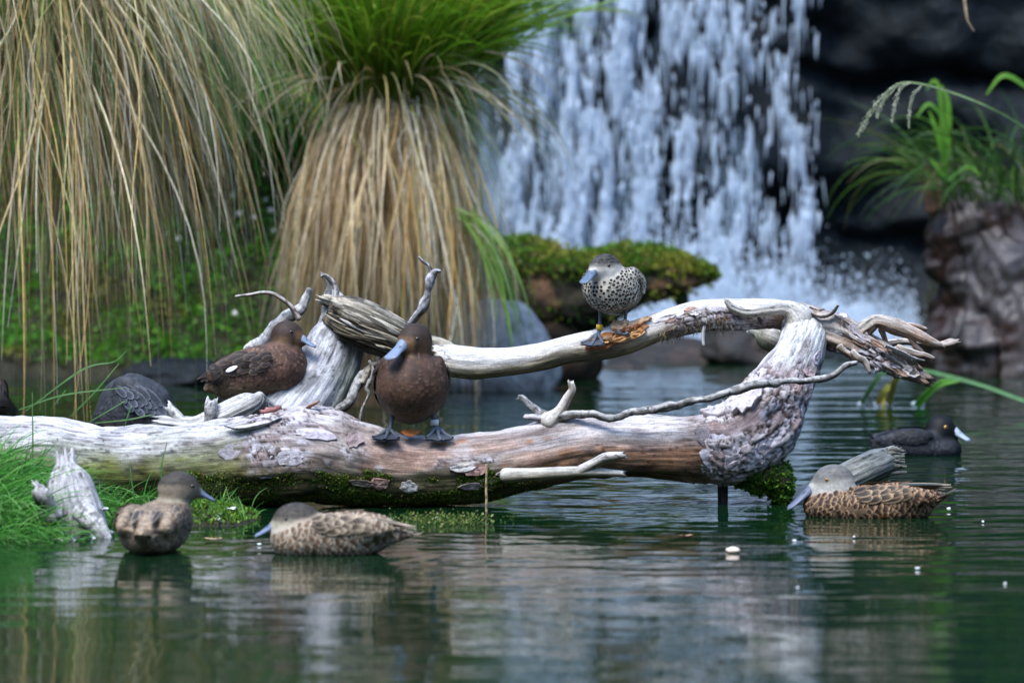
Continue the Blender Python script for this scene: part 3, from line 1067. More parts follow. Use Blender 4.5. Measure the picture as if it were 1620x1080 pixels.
c = mixc(c, c3(0.34, 0.17, 0.085), orange * 0.8)
rot = sst(0.45, 0.75, n3) * sst(560, 620, px_v) * sst(900, 850, px_v)
c = mixc(c, c3(0.42, 0.16, 0.05), rot * 0.7)
limb = sst(600, 560, py_v) * sst(1150, 1180, px_v)    # bare upper limb, bleached
c = mixc(c, mixc(c3(0.66, 0.66, 0.66), c3(0.40, 0.39, 0.38), sst(0.0, 0.5, n3)), limb)
barky = sst(1095, 1135, px_v) * sst(575, 600, py_v)   # wood under the scaly bark is red-brown
c = mixc(c, mixc(c3(0.24, 0.16, 0.145), c3(0.33, 0.25, 0.24), sst(-0.3, 0.3, n3)), barky * 0.9)
stain = sst(0.1, 0.55, fbm(TR.wc * [9, 60, 60], 225, 4))
c = mixc(c, c * c3(0.5, 0.45, 0.45), stain * 0.75)
c = c * (1 + 0.32 * n2)[:, None] * (1 - 0.9 * cracks(TR, 34, 219, 0.08, 3.0))[:, None] * (1 - 0.7 * cracks(TR, 90, 220, 0.10, 6.0))[:, None]
swirl = sst(0.05, 0.0, np.abs(fbm(TR.wc * [26, 60, 60], 222, 3))) * limb
c = c * (1 - 0.5 * swirl)[:, None]
nbk = fbm(TR.wc * [10, 22, 22], 228, 3)
bark_relief(TR, c, np.clip(sst(1100, 1140, px_v + 40 * nbk) * sst(560, 615, py_v + 40 * nbk) * (1 - sst(0.85, 1.0, -np.abs(TR_A - 1.02) + 1.15) * sst(1215, 1190, px_v)), 0, 1), (23, 36, 36), 0.012, 229)
bark_relief(TR, c, sst(0.1, 0.35, nbk + 0.25) * sst(370, 400, px_v) * sst(570, 540, px_v) * sst(-0.35, 0.0, up), (13, 32, 32), 0.005, 233)
bark_relief(TR, c, sst(0.25, 0.45, nbk + 0.1) * sst(560, 600, px_v) * sst(800, 770, px_v) * sst(-0.5, -0.2, up) * sst(0.5, 0.2, up), (16, 44, 44), 0.004, 236)
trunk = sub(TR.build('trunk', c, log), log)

# scaly bark on the elbow
LAV = [(0.40, 0.37, 0.41), (0.48, 0.45, 0.49), (0.33, 0.29, 0.31), (0.54, 0.52, 0.55), (0.36, 0.28, 0.28)]
r4 = np.random.default_rng(44)
kk = 0
s_a, s_b = TR.s_at(px=1110), TR.s_at(py=560)
for s in np.arange(s_a, s_b, 0.034):
    for a in np.arange(-0.5, 3.6, 0.42):
        s_ = s + r4.normal(0, 0.010)
        a_ = a + r4.normal(0, 0.10)
        pt = TR.surf(np.array([s_]), np.array([a_]))[0]
        qx, qy = pix(pt)
        if qy < 600 and r4.random() > sst(545, 600, qy) * 0.8:
            continue
        if a < 1.15 and a > -0.6 and qx < 1215 and qy > 640:      # stripped band above the big plate
            continue
        if r4.random() < 0.8:
            continue
        plate(TR, s_, a_, r4.uniform(0.020, 0.036), r4.uniform(0.018, 0.032), r4.uniform(0.002, 0.007), 3000 + kk, trunk,
              np.array(LAV[r4.integers(len(LAV))]) * r4.uniform(0.6, 1.2), r4.choice([0, 0, 0, 0.004, 0.008]))
        kk += 1
# the large peeled sheet along the crook
for (px_s, a_, ls, lw, h, cu) in ((1160, 0.25, 0.105, 0.026, 0.016, 0.010), (1208, 0.60, 0.085, 0.045, 0.016, 0.008), (1135, 1.75, 0.06, 0.06, 0.006, 0.004), (1178, 2.1, 0.055, 0.05, 0.007, 0.004)):
    plate(TR, TR.s_at(px=px_s), a_, ls, lw, h, int(px_s), trunk, c3(0.50, 0.47, 0.51), cu, m=30)
# flakes on the middle of the log
for i in range(10):
    qx = r4.uniform(375, 560)
    a_ = r4.uniform(0.1, 1.75) if i % 3 else r4.uniform(0.9, 2.1)
    plate(TR, TR.s_at(px=qx), a_, r4.uniform(0.022, 0.055), r4.uniform(0.012, 0.028), r4.uniform(0.0015, 0.004), 3600 + i, trunk,
          np.array(LAV[r4.integers(len(LAV))]) * r4.uniform(0.55, 1.15), r4.choice([0, 0, 0.003]))
plate(TR, TR.s_at(px=440), 0.25, 0.035, 0.018, 0.010, 3702, trunk, c3(0.42, 0.20, 0.19), 0.01)
for i in range(7):
    qx = r4.uniform(560, 800)
    plate(TR, TR.s_at(px=qx), r4.uniform(1.35, 2.2), r4.uniform(0.02, 0.045), r4.uniform(0.010, 0.022), r4.uniform(0.003, 0.006), 3750 + i, trunk,
          np.array([(0.38, 0.30, 0.31), (0.42, 0.25, 0.21), (0.46, 0.44, 0.42), (0.26, 0.2, 0.17)][r4.integers(4)]), r4.choice([0, 0.004]))


def limb_part(name, st, parent, seed, colf=None, **kw):
    kw.setdefault('ring', 28)
    kw.setdefault('ds', 0.005)
    T_ = Tube(st, seed=seed, **kw)
    c_ = colf(T_) if colf else col_weathered(T_, seed)
    if name == 'broken_branch':
        bark_relief(T_, c_, sst(0.0, 0.3, fbm(T_.wc * [10, 25, 25], 258, 3) + 0.1) * sst(1300, 1340, pix(T_.V)[0]) * sst(1455, 1420, pix(T_.V)[0]), (24, 55, 55), 0.010, 259)
        c_ = c_ * 0.8
    return T_, sub(T_.build(name, c_, parent), log if parent in (log, trunk) else parent)


# the long bare branch the spotted duck stands on
BR_ST = [(672, 552, 14.72, 20), (700, 566, 14.70, 24), (745, 574, 14.65, 26), (800, 572, 14.62, 23), (850, 566, 14.6, 22), (900, 554, 14.56, 22), (950, 546, 14.53, 25), (990, 537, 14.5, 25),
         (1030, 521, 14.5, 23), (1070, 508, 14.5, 23), (1110, 499, 14.5, 24), (1170, 497, 14.5, 23), (1225, 496, 14.52, 22), (1268, 508, 14.54, 24)]
TB = Tube(BR_ST, ring=64, ds=0.005, seed=230, lump=0.09, ridge=0.03)
bx, by = pix(TB.V)
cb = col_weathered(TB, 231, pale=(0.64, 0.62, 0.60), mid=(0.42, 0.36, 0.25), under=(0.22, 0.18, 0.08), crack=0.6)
nb = fbm(TB.wc * [12, 40, 40], 233, 4)
dark = sst(0.1, -0.3, TB.N[:, 2] + 0.3 * nb) * sst(820, 900, bx) * sst(1010, 960, bx)
cb = mixc(cb, c3(0.10, 0.085, 0.06), dark * 0.7)
bk = sst(1040, 1080, bx) * sst(0.5, 0.1, TB.N[:, 2] + 0.25 * nb)
cb = mixc(cb, mixc(c3(0.28, 0.17, 0.15), c3(0.14, 0.10, 0.08), sst(-0.2, 0.3, nb)), bk * 0.9)
bark_relief(TB, cb, sst(1045, 1085, bx) * sst(1240, 1200, bx) * sst(0.55, 0.2, TB.N[:, 2] + 0.3 * nb) * 0.9, (26, 60, 60), 0.006, 239)
branch = sub(TB.build('branch', cb, log), log)
# torn orange heartwood under the feet of the duck
for i, (px_s, a_, ls, lw, colr) in enumerate(((985, 1.25, 0.075, 0.016, (0.50, 0.22, 0.08)), (965, 1.6, 0.06, 0.013, (0.36, 0.13, 0.05)), (1010, 0.95, 0.06, 0.010, (0.58, 0.38, 0.24)), (978, 1.42, 0.055, 0.006, (0.62, 0.36, 0.18)), (1002, 1.15, 0.05, 0.005, (0.30, 0.10, 0.04)), (960, 1.3, 0.04, 0.005, (0.66, 0.44, 0.28)),
                                              (990, 0.7, 0.03, 0.014, (0.62, 0.40, 0.24)), (1000, 1.5, 0.045, 0.012, (0.66, 0.36, 0.16)))):
    plate(TB, TB.s_at(px=px_s), a_, ls, lw, 0.004 + 0.002 * i, 3900 + i, branch, c3(*colr), 0.006, nm='torn_wood', m=22)
for i in range(12):
    qx = r4.uniform(1050, 1215)
    plate(TB, TB.s_at(px=qx), r4.uniform(1.0, 2.3), r4.uniform(0.018, 0.040), r4.uniform(0.005, 0.010), r4.uniform(0.002, 0.004), 3950 + i, branch,
          np.array([(0.40, 0.37, 0.40), (0.34, 0.22, 0.18), (0.5, 0.47, 0.47), (0.22, 0.17, 0.13)][r4.integers(4)]), r4.choice([0, 0.006]))
bag = Bag()          # ragged bark fibres and lichen hanging under the branch
m = 700
ss_ = TB.s_at(px=1040) + r4.random(m) * (TB.s_at(px=1165) - TB.s_at(px=1040))
aa_ = r4.normal(2.2, 0.45, m)
pp = TB.surf(ss_, aa_, np.full(m, -0.003))
cc = pal(m, [(0.30, 0.25, 0.12), (0.16, 0.12, 0.08), (0.4, 0.37, 0.25)], [2, 2, 1], rs=r4)
blades(bag, pp, r4.uniform(0, 6.28, m), r4.uniform(-1.4, 0.3, m), np.full(m, -1.4), r4.uniform(0.012, 0.04, m), r4.uniform(0.0012, 0.004, m), cc * 0.7, cc * 0.6, 1, 3, 0.6, r4)
bag.build('bark_fibres', STRAW, branch)['kind'] = 'stuff'
limb_part('hanging_twig', [(1115, 512, 14.46, 3.5), (1112, 530, 14.46, 3), (1113, 545, 14.46, 2.5)], log, 236, ring=10)
# the lighter limb curling over the joint, and the stub behind
limb_part('curled_limb', [(1152, 478, 14.42, 5), (1158, 484, 14.42, 7), (1180, 493, 14.42, 8), (1215, 490, 14.42, 9), (1245, 488, 14.44, 12), (1262, 505, 14.45, 20), (1258, 530, 14.46, 16)], log, 240,
          lambda T_: col_weathered(T_, 240, (0.62, 0.60, 0.57), (0.56, 0.53, 0.47), (0.42, 0.38, 0.31), 0.8, 60), ring=34, ridge=0.16, end0='broken')
limb_part('stub', [(1270, 552, 14.62, 24), (1240, 538, 14.66, 27), (1215, 528, 14.7, 24), (1203, 522, 14.72, 15)], log, 243,
          lambda T_: col_weathered(T_, 243, (0.60, 0.59, 0.55), (0.34, 0.33, 0.26), (0.12, 0.13, 0.08), algae=0.6), ring=34, end1='broken')


def col_rough(seed):
    def f_(T_):
        n_ = fbm(T_.wc * [25, 60, 60], seed, 4)
        c_ = col_weathered(T_, seed, (0.55, 0.50, 0.45), (0.30, 0.22, 0.16), (0.12, 0.08, 0.06), 0.8, 60)
        return mixc(c_, c3(0.28, 0.16, 0.10), 0.6 * sst(0.0, 0.4, n_))
    return f_


TK, broke = limb_part('broken_branch', [(1262, 508, 14.54, 26), (1295, 518, 14.52, 25), (1335, 531, 14.48, 23), (1370, 548, 14.45, 20), (1405, 567, 14.42, 17), (1440, 587, 14.4, 13), (1462, 600, 14.38, 8)], log, 250,
                      col_rough(250), ring=56, end1='broken', lump=0.30, ridge=0.26, gfreq=20)
limb_part('prong', [(1352, 536, 14.46, 15), (1372, 517, 14.44, 12), (1390, 507, 14.43, 9), (1420, 517, 14.42, 10), (1455, 532, 14.41, 9), (1480, 543, 14.4, 6), (1492, 547, 14.4, 3)], log, 253,
          col_rough(253), ring=40, end1='broken', lump=0.35, ridge=0.26)
limb_part('prong', [(1385, 548, 14.55, 9), (1420, 541, 14.6, 6), (1455, 541, 14.62, 7), (1485, 547, 14.63, 6), (1505, 543, 14.63, 7), (1513, 541, 14.63, 4)], log, 256,
          col_rough(256), ring=24, end1='broken', lump=0.2, ridge=0.1)
limb_part('prong', [(1394, 521, 14.44, 5), (1399, 534, 14.45, 4), (1402, 548, 14.46, 5)], log, 257, col_rough(257), ring=14)
for k_, st in enumerate(([(1352, 556, 14.40, 6), (1368, 572, 14.39, 5), (1375, 588, 14.39, 3)], [(1400, 512, 14.43, 5), (1432, 512, 14.42, 4), (1462, 522, 14.42, 3)], [(1425, 552, 14.40, 6), (1450, 560, 14.39, 5), (1474, 566, 14.39, 3)],
                          [(1440, 530, 14.41, 5), (1448, 548, 14.41, 4), (1460, 558, 14.41, 2.5)], [(1330, 548, 14.42, 5), (1344, 560, 14.42, 4), (1352, 574, 14.42, 2.5)])):
    limb_part('twig', st, log, 700 + k_, col_rough(700 + k_), ring=16, end1='broken', lump=0.4, ridge=0.2, lf=30.0, kink=0.7)
for i in range(20):
    qx = r4.uniform(1325, 1455)
    plate(TK, TK.s_at(px=qx), r4.uniform(0.4, 2.7), r4.uniform(0.014, 0.038), r4.uniform(0.005, 0.011), r4.uniform(0.001, 0.005), 4100 + i, broke,
          np.array([(0.42, 0.39, 0.42), (0.34, 0.22, 0.16), (0.5, 0.46, 0.44), (0.2, 0.14, 0.1)][r4.integers(4)]), r4.choice([0, 0.008, 0.014]))


def curl_strip(name, st, width, parent, colr, seed, mat=None, cup=0.3):
    """a curled strip of bark or leaf along stations, with thickness"""
    q = catmull(np.array([[*P(a, b, d), w] for a, b, d, w in st]), 0.004)
    Tn = nrm(np.gradient(q[:, :3], axis=0))
    side = nrm(np.cross(Tn, np.array([0.15, 0.25, 1.0])) + np.array([0, -0.3, 0]))
    side = nrm(side - Tn * np.sum(side * Tn, 1, keepdims=True))
    nn_ = np.cross(side, Tn)
    rows = []
    k = np.linspace(-1, 1, 7)
    wpx = q[:, 3] * U(st[0][2])
    top = q[:, None, :3] + side[:, None] * (k[None, :, None] * wpx[:, None, None]) + nn_[:, None] * ((k ** 2)[None, :, None] * wpx[:, None, None] * cup)
    V_ = np.concatenate([top, top[:, ::-1] - nn_[:, None] * 0.0025], 1)
    rs = np.random.default_rng(seed)
    V_ = V_ + rs.normal(0, 0.0006, V_.shape)
    cc = np.asarray(colr) * (1 + 0.2 * fbm(V_.reshape(-1, 3) * 60, seed, 3))[:, None]
    return mesh(name, V_, grid_faces(len(q), 14, True), mat or BARK, parent, col=cc)


curl_strip('bark_curl', [(1283, 497, 14.45, 7), (1300, 502, 14.44, 7), (1316, 497, 14.43, 6), (1326, 483, 14.42, 3)], 6, log, (0.17, 0.14, 0.13), 1)
curl_strip('bark_curl', [(1280, 486, 14.5, 5), (1293, 492, 14.5, 6), (1304, 489, 14.5, 4)], 6, log, (0.2, 0.17, 0.16), 2)
curl_strip('bark_curl', [(1340, 502, 14.45, 2), (1346, 510, 14.45, 5), (1357, 517, 14.45, 5)], 6, log, (0.16, 0.14, 0.14), 3)
curl_strip('bark_curl', [(1400, 548, 14.36, 9), (1428, 560, 14.36, 11), (1450, 569, 14.35, 7), (1463, 570, 14.35, 2)], 8, log, (0.44, 0.42, 0.44), 4)
curl_strip('bark_curl', [(1382, 572, 14.38, 4), (1390, 582, 14.38, 8), (1384, 590, 14.38, 3)], 6, log, (0.38, 0.35, 0.36), 5)
curl_strip('bark_curl', [(355, 673, 14.02, 3), (380, 680, 14.0, 9), (415, 674, 14.0, 10), (445, 660, 14.02, 4)], 8, log, (0.36, 0.36, 0.38), 7)
curl_strip('bark_curl', [(486, 646, 14.06, 5), (497, 640, 14.05, 6), (506, 634, 14.05, 3)], 8, log, (0.34, 0.20, 0.13), 8)

# spurs on the log
limb_part('spur', [(868, 668, 14.12, 15), (885, 651, 14.12, 9), (897, 630, 14.12, 7), (905, 617, 14.12, 6), (904, 609, 14.12, 5)], log, 260,
          lambda T_: col_weathered(T_, 260, (0.6, 0.56, 0.5), (0.42, 0.34, 0.27), (0.2, 0.15, 0.1)), ring=24, end1='broken')
limb_part('spur', [(800, 752, 13.98, 12), (850, 749, 13.94, 9), (905, 746, 13.92, 8), (945, 747, 13.92, 7), (983, 749, 13.92, 5)], log, 263,
          lambda T_: col_weathered(T_, 263, (0.58, 0.56, 0.5), (0.42, 0.38, 0.30), (0.2, 0.17, 0.1), algae=0.25), ring=24, end1='broken')
limb_part('spur', [(918, 745, 13.92, 9), (940, 733, 13.91, 8), (960, 723, 13.9, 8), (982, 720, 13.9, 6)], log, 266,
          lambda T_: col_weathered(T_, 266, (0.62, 0.6, 0.57), (0.42, 0.39, 0.34), (0.2, 0.17, 0.1)), ring=24, end1='broken')
limb_part('prop', [(1143, 750, 14.22, 8), (1144, 790, 14.22, 8), (1143, 832, 14.22, 8)], log, 269,
          lambda T_: np.full((len(T_.V), 3), 0.035), ring=16)

# moss on the wet underside of the log
bag = Bag()
m = 110000
r5 = np.random.default_rng(55)
ss_ = TR.s_at(px=120) + r5.random(m) * (TR.s_at(px=1225) - TR.s_at(px=120))
aa_ = r5.uniform(1.2, 3.3, m)
pp = TR.surf(ss_, aa_, np.full(m, -0.002))
qx, qy = pix(pp)
dn = fbm(np.stack([ss_ * 9, aa_ * 3, 0 * ss_], -1), 301, 3)
lim = np.interp(qx, [100, 300, 420, 560, 700, 860, 900, 1080, 1100, 1250], [790, 752, 742, 752, 757, 752, 790, 790, 742, 742])
keep = (qy > lim - 22 * dn) & (r5.random(m) < sst(-0.5, 0.15, dn + 0.006 * (qy - lim)))
pp, qx2 = pp[keep], qx[keep]
m = len(pp)
nor = nrm(pp - TR.c[np.clip(np.searchsorted(TR.s, ss_[keep]), 0, len(TR.c) - 1)])
cc = pal(m, [(0.10, 0.20, 0.015), (0.17, 0.25, 0.03), (0.04, 0.09, 0.012), (0.2, 0.15, 0.04)], [3, 2, 3, 2], rs=r5)
leaves(bag, pp, nor, 0.007, cc, r5, 0.15)
bag.build('moss', LEAF, trunk)['kind'] = 'stuff'

# mossy butt of the log's elbow dipping into the water
TM = Tube([(1150, 742, 14.2, 18), (1195, 742, 14.2, 30), (1228, 756, 14.2, 27), (1236, 785, 14.2, 14)], ring=30, ds=0.008, seed=270, lump=0.2)
butt = sub(TM.build('mossy_butt', mixc(c3(0.06, 0.05, 0.03), c3(0.12, 0.1, 0.05), sst(-0.3, 0.3, fbm(TM.V * 20, 271, 3))), log), log)
bag = Bag()
m = 5000
ii = r5.integers(0, len(TM.V), m)
pp = TM.V[ii] + r5.normal(0, 0.004, (m, 3))
leaves(bag, pp, TM.N[ii], 0.012, pal(m, [(0.07, 0.19, 0.012), (0.13, 0.25, 0.02), (0.03, 0.09, 0.01)], [3, 2, 2], rs=r5), r5, 0.2)
bag.build('moss', LEAF, butt)['kind'] = 'stuff'

# ---------------------------------------------------------------- the weathered stump rearing behind the log
stump = thing('driftwood_stump', 'silver-grey splintered stump rearing up behind the log, topped by a curved spike', 'stump', P(490, 700, 14.65))
TS = Tube([(425, 712, 14.6, 62), (462, 664, 14.62, 58), (497, 618, 14.66, 54), (524, 570, 14.7, 48), (537, 528, 14.73, 42), (534, 497, 14.75, 30), (525, 472, 14.76, 15), (524, 455, 14.76, 8), (519, 442, 14.76, 6), (510, 435, 14.76, 3)],
          ring=90, ds=0.005, seed=280, lump=0.10, ridge=0.07, gfreq=18, end1='broken')
sx_, sy_ = pix(TS.V)
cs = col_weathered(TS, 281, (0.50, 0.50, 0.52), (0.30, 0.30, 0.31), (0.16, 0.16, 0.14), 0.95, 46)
ns = fbm(TS.wc * [9, 26, 26], 284, 4)
cs = mixc(cs, c3(0.13, 0.13, 0.135), 0.7 * sst(0.0, 0.4, ns))
cs = cs * (1 - 0.65 * sst(0.07, 0.0, np.abs(fbm(TS.wc * [2.5, 60, 60], 288, 2))))[:, None]
cs = mixc(cs, c3(0.22, 0.24, 0.12), 0.55 * sst(0.0, 0.5, fbm(TS.wc * [9, 30, 30], 287, 3)) * sst(500, 560, sx_))
body = sub(TS.build('trunk', cs, stump), stump)
TP = Tube([(524, 500, 14.68, 12), (548, 514, 14.63, 17), (590, 530, 14.62, 19), (630, 543, 14.65, 19), (672, 556, 14.70, 20), (705, 567, 14.72, 20)],
          ring=110, ds=0.005, seed=290, lump=0.38, ridge=0.36, gfreq=26, gl=1.2)
cp = col_weathered(TP, 291, (0.46, 0.42, 0.34), (0.19, 0.16, 0.10), (0.05, 0.04, 0.025), 0.95, 70)
cp = mixc(cp, c3(0.03, 0.024, 0.015), 0.85 * sst(0.05, 0.35, fbm(TP.wc * [10, 34, 34], 296, 3)))  # dark blotches paint shaded cavities into the wood colour
cp = cp * (1 - 0.75 * sst(0.12, 0.0, np.abs(fbm(TP.wc * [2.0, 90, 90], 293, 2))))[:, None]
splint = sub(TP.build('splintered_wood', cp, stump), stump)
for k_, st in enumerate(([(516, 474, 14.70, 8), (550, 484, 14.66, 14), (595, 503, 14.66, 15), (640, 527, 14.68, 13), (690, 556, 14.71, 14)], [(540, 530, 14.62, 7), (575, 545, 14.61, 9), (620, 556, 14.63, 9), (660, 566, 14.67, 8)],
                          [(530, 486, 14.62, 5), (560, 500, 14.60, 9), (600, 518, 14.60, 9), (640, 536, 14.63, 6)])):
    Tq = Tube(st, ring=60, ds=0.005, seed=294 + k_, lump=0.35, ridge=0.36, gfreq=20, gl=1.4, end0='broken')
    cq = col_weathered(Tq, 294 + k_, (0.50, 0.46, 0.38), (0.22, 0.18, 0.11), (0.05, 0.04, 0.025), 0.95, 70)
    cq = cq * (1 - 0.75 * sst(0.12, 0.0, np.abs(fbm(Tq.wc * [2.0, 90, 90], 297 + k_, 2))))[:, None]
    cq = mixc(cq, c3(0.03, 0.024, 0.015), 0.8 * sst(0.1, 0.4, fbm(Tq.wc * [12, 40, 40], 299 + k_, 3)))  # cavity shade painted in as dark blotches here too
    Tq.build('splintered_wood', cq, stump)
r6 = np.random.default_rng(66)
for i in range(30):            # splinters torn along the grain
    t0 = r6.uniform(0, 0.62)
    s0 = TP.s[-1] * t0
    a0 = r6.uniform(-0.6, 2.6)
    Ls = r6.uniform(0.05, 0.15)
    lift = r6.uniform(0.0, 0.012) if i % 5 else r6.uniform(0.02, 0.04)
    s = np.linspace(0, 1, 8)
    cpt = TP.surf(np.clip(s0 + Ls * s, 0, TP.s[-1]), np.full(8, a0) + 0.15 * r6.normal() * s, 0.002 + lift * (1 - s) ** 2)
    w = r6.uniform(0.003, 0.007) * np.minimum(1, 0.25 + 3 * s) * (1 - 0.75 * s ** 2)
    ring = 6
    an = np.arange(ring) / ring * 2 * np.pi
    tt_ = nrm(np.gradient(cpt, axis=0))
    u_ = nrm(np.cross(tt_, np.array([0.1, 0.9, 0.3])))
    v_ = np.cross(tt_, u_)
    Vs = cpt[:, None] + w[:, None, None] * (np.cos(an)[None, :, None] * u_[:, None] + 0.7 * np.sin(an)[None, :, None] * v_[:, None])
    colr = np.array([(0.42, 0.37, 0.27), (0.26, 0.21, 0.13), (0.56, 0.54, 0.5), (0.10, 0.08, 0.05), (0.15, 0.12, 0.07)][r6.integers(5)])
    mesh('splinter', Vs, [grid_faces(8, ring, True), np.arange(ring)[None, ::-1], (7 * ring + np.arange(ring))[None]], WOOD, splint,
         col=colr, wc=np.stack([np.repeat(s * Ls, ring), Vs.reshape(-1, 3)[:, 0] * 0 + np.tile(np.cos(an), 8) * 0.006, np.tile(np.sin(an), 8) * 0.006 + i], -1))


def stick(name, st, parent, seed, pale=(0.56, 0.55, 0.53), mid=(0.30, 0.28, 0.26), **kw):
    T_ = Tube(st, seed=seed, ring=kw.pop('ring', 18), ds=0.004, lump=kw.pop('lump', 0.2) * 1.0, ridge=0.10, lf=26.0, kink=kw.pop('kink', 0.45), **kw)
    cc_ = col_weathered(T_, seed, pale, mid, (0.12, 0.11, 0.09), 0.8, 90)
    cc_ = cc_ * (1 - 0.6 * sst(0.05, 0.45, fbm(T_.V * 70, seed + 8, 3)))[:, None]
    cc_ = cc_ * (1 - 0.5 * sst(0.05, 0.0, np.abs(fbm(T_.wc * [160, 12, 12], seed + 9, 2))))[:, None]
    return T_.build(name, cc_, parent)


stick('spike', [(548, 492, 14.7, 8), (541, 474, 14.7, 6), (535, 462, 14.7, 3)], stump, 300, end1='broken')
stick('spike', [(530, 480, 14.7, 9), (531, 462, 14.7, 7), (527, 448, 14.7, 5), (515, 436, 14.7, 3.2), (508, 437, 14.7, 2)], stump, 301)
stick('twig', [(645, 522, 14.7, 7), (662, 500, 14.7, 6), (672, 480, 14.7, 6.5), (679, 455, 14.7, 5), (681, 438, 14.7, 5.5), (690, 428, 14.7, 4), (697, 429, 14.7, 2)], stump, 302, (0.5, 0.5, 0.53), (0.10, 0.09, 0.09), lump=0.5)
stick('twig', [(683, 434, 14.7, 4), (678, 420, 14.7, 2.4), (671, 415, 14.7, 2.6), (663, 407, 14.7, 1.6)], stump, 303, (0.5, 0.5, 0.53), (0.2, 0.18, 0.18))
stick('side_branch', [(395, 556, 14.95, 10), (425, 530, 14.93, 11), (452, 507, 14.9, 11), (475, 488, 14.88, 9), (484, 470, 14.88, 7), (487, 460, 14.88, 5)], stump, 304, (0.6, 0.59, 0.58), (0.4, 0.38, 0.36))
stick('twig', [(470, 502, 14.86, 5), (462, 488, 14.86, 3.6), (448, 474, 14.86, 3.2), (430, 465, 14.86, 3.3), (405, 464, 14.86, 2.8), (373, 469, 14.86, 2.4)], stump, 305, (0.56, 0.54, 0.52), (0.38, 0.3, 0.25))
stick('root', [(600, 580, 14.66, 7), (578, 596, 14.63, 9), (560, 618, 14.6, 7), (548, 636, 14.58, 7), (520, 652, 14.58, 6)], stump, 306, (0.5, 0.48, 0.46), (0.24, 0.2, 0.17), lump=0.3)
stick('root', [(640, 560, 14.64, 5), (615, 566, 14.62, 6), (590, 580, 14.62, 6), (572, 604, 14.6, 5)], stump, 307, (0.42, 0.37, 0.28), (0.2, 0.16, 0.11))
stick('root', [(585, 572, 14.6, 2.5), (590, 590, 14.6, 2.5), (581, 612, 14.6, 3.5), (583, 625, 14.6, 2), (574, 645, 14.6, 2.5), (568, 672, 14.6, 2)], stump, 308, (0.52, 0.5, 0.46), (0.3, 0.27, 0.22), lump=0.5)
stick('root', [(600, 575, 14.62, 3), (625, 588, 14.62, 3), (634, 602, 14.62, 2.5)], stump, 309, (0.5, 0.45, 0.36), (0.3, 0.25, 0.18))
stick('root', [(620, 550, 14.62, 3), (600, 565, 14.61, 3), (605, 585, 14.61, 2.4), (596, 590, 14.61, 2)], stump, 310, (0.5, 0.45, 0.36), (0.3, 0.25, 0.18))

# dry knot of driftwood between the stump and the log
chunk = thing('driftwood_chunk', 'gnarled whitish driftwood knot wedged between the log and the silver stump', 'driftwood', P(360, 690, 14.45))
T_ = Tube([(268, 672, 14.44, 14), (310, 676, 14.42, 18), (350, 664, 14.42, 24), (385, 648, 14.42, 24), (405, 636, 14.43, 18), (412, 626, 14.44, 8)], ring=60, ds=0.005, seed=320, lump=0.18, ridge=0.2, gfreq=22, end0='broken')
T_.build('knot', col_weathered(T_, 320, (0.54, 0.53, 0.52), (0.30, 0.29, 0.27), (0.10, 0.09, 0.08), 0.95, 60), chunk)
stick('stub', [(333, 690, 14.38, 12), (335, 665, 14.38, 11), (337, 640, 14.38, 10)], chunk, 322, (0.62, 0.61, 0.6), (0.42, 0.41, 0.39), end1='broken', lump=0.08)
stick('stub', [(300, 680, 14.44, 9), (280, 662, 14.44, 9), (270, 650, 14.44, 7)], chunk, 323, (0.62, 0.61, 0.6), (0.42, 0.41, 0.39), end1='broken', lump=0.1)

# thin dead branch lying along the log up to the limb
ds_ = thing('dead_branch', 'thin grey dead branch lying along the log and across its upturned limb', 'branch', P(1000, 670, 14.05))
stick('stem', [(880, 657, 14.12, 6), (920, 654, 14.1, 6), (965, 660, 14.08, 6), (1010, 651, 14.06, 5.5), (1060, 643, 14.04, 6), (1110, 632, 14.02, 5.5), (1160, 618, 14.02, 6), (1200, 607, 14.05, 6.5), (1240, 603, 14.12, 5.5), (1285, 602, 14.18, 5), (1318, 592, 14.2, 5), (1336, 578, 14.2, 5.5), (1350, 574, 14.2, 4)], ds_, 330,
      (0.46, 0.45, 0.43), (0.17, 0.16, 0.15), lump=0.45, end1='broken')
stick('twig', [(880, 664, 14.12, 5.5), (850, 652, 14.14, 6.5), (828, 632, 14.14, 5), (823, 629, 14.14, 3.5)], ds_, 331, (0.5, 0.49, 0.48), (0.27, 0.26, 0.26), end1='broken')
stick('twig', [(870, 662, 14.12, 5), (848, 662, 14.12, 5), (834, 661, 14.12, 4)], ds_, 332, (0.5, 0.49, 0.48), (0.27, 0.26, 0.26), end1='broken')
# splintered log end rising from the water behind the shoveler
le = thing('log_end', 'splintered grey log end sticking out of the water beside the black duck', 'log', WP(1330, 780))
T_ = Tube([(1255, 800, 14.45, 20), (1300, 776, 14.5, 22), (1345, 752, 14.6, 24), (1385, 735, 14.68, 22), (1405, 727, 14.72, 18)], ring=56, ds=0.005, seed=340, lump=0.12, ridge=0.12, gfreq=18, end1='broken')
cc = col_weathered(T_, 340, (0.52, 0.49, 0.41), (0.27, 0.26, 0.24), (0.06, 0.07, 0.05), 0.9, 50, 0.35)
cc = mixc(cc, c3(0.58, 0.52, 0.38), T_.endmask * 0.8)
T_.build('log', cc, le)
for i in range(9):
    stick('splinter', [(1392 + 3 * i % 9, 738 - 4 * i + 12, 14.68 + 0.004 * i, 7), (1412, 733 - 4 * i + 12, 14.69, 5), (1424 + r6.uniform(-3, 10), 732 - 4 * i + 14, 14.7, 2)], le, 345 + i, (0.6, 0.54, 0.4), (0.42, 0.36, 0.24), ring=8)

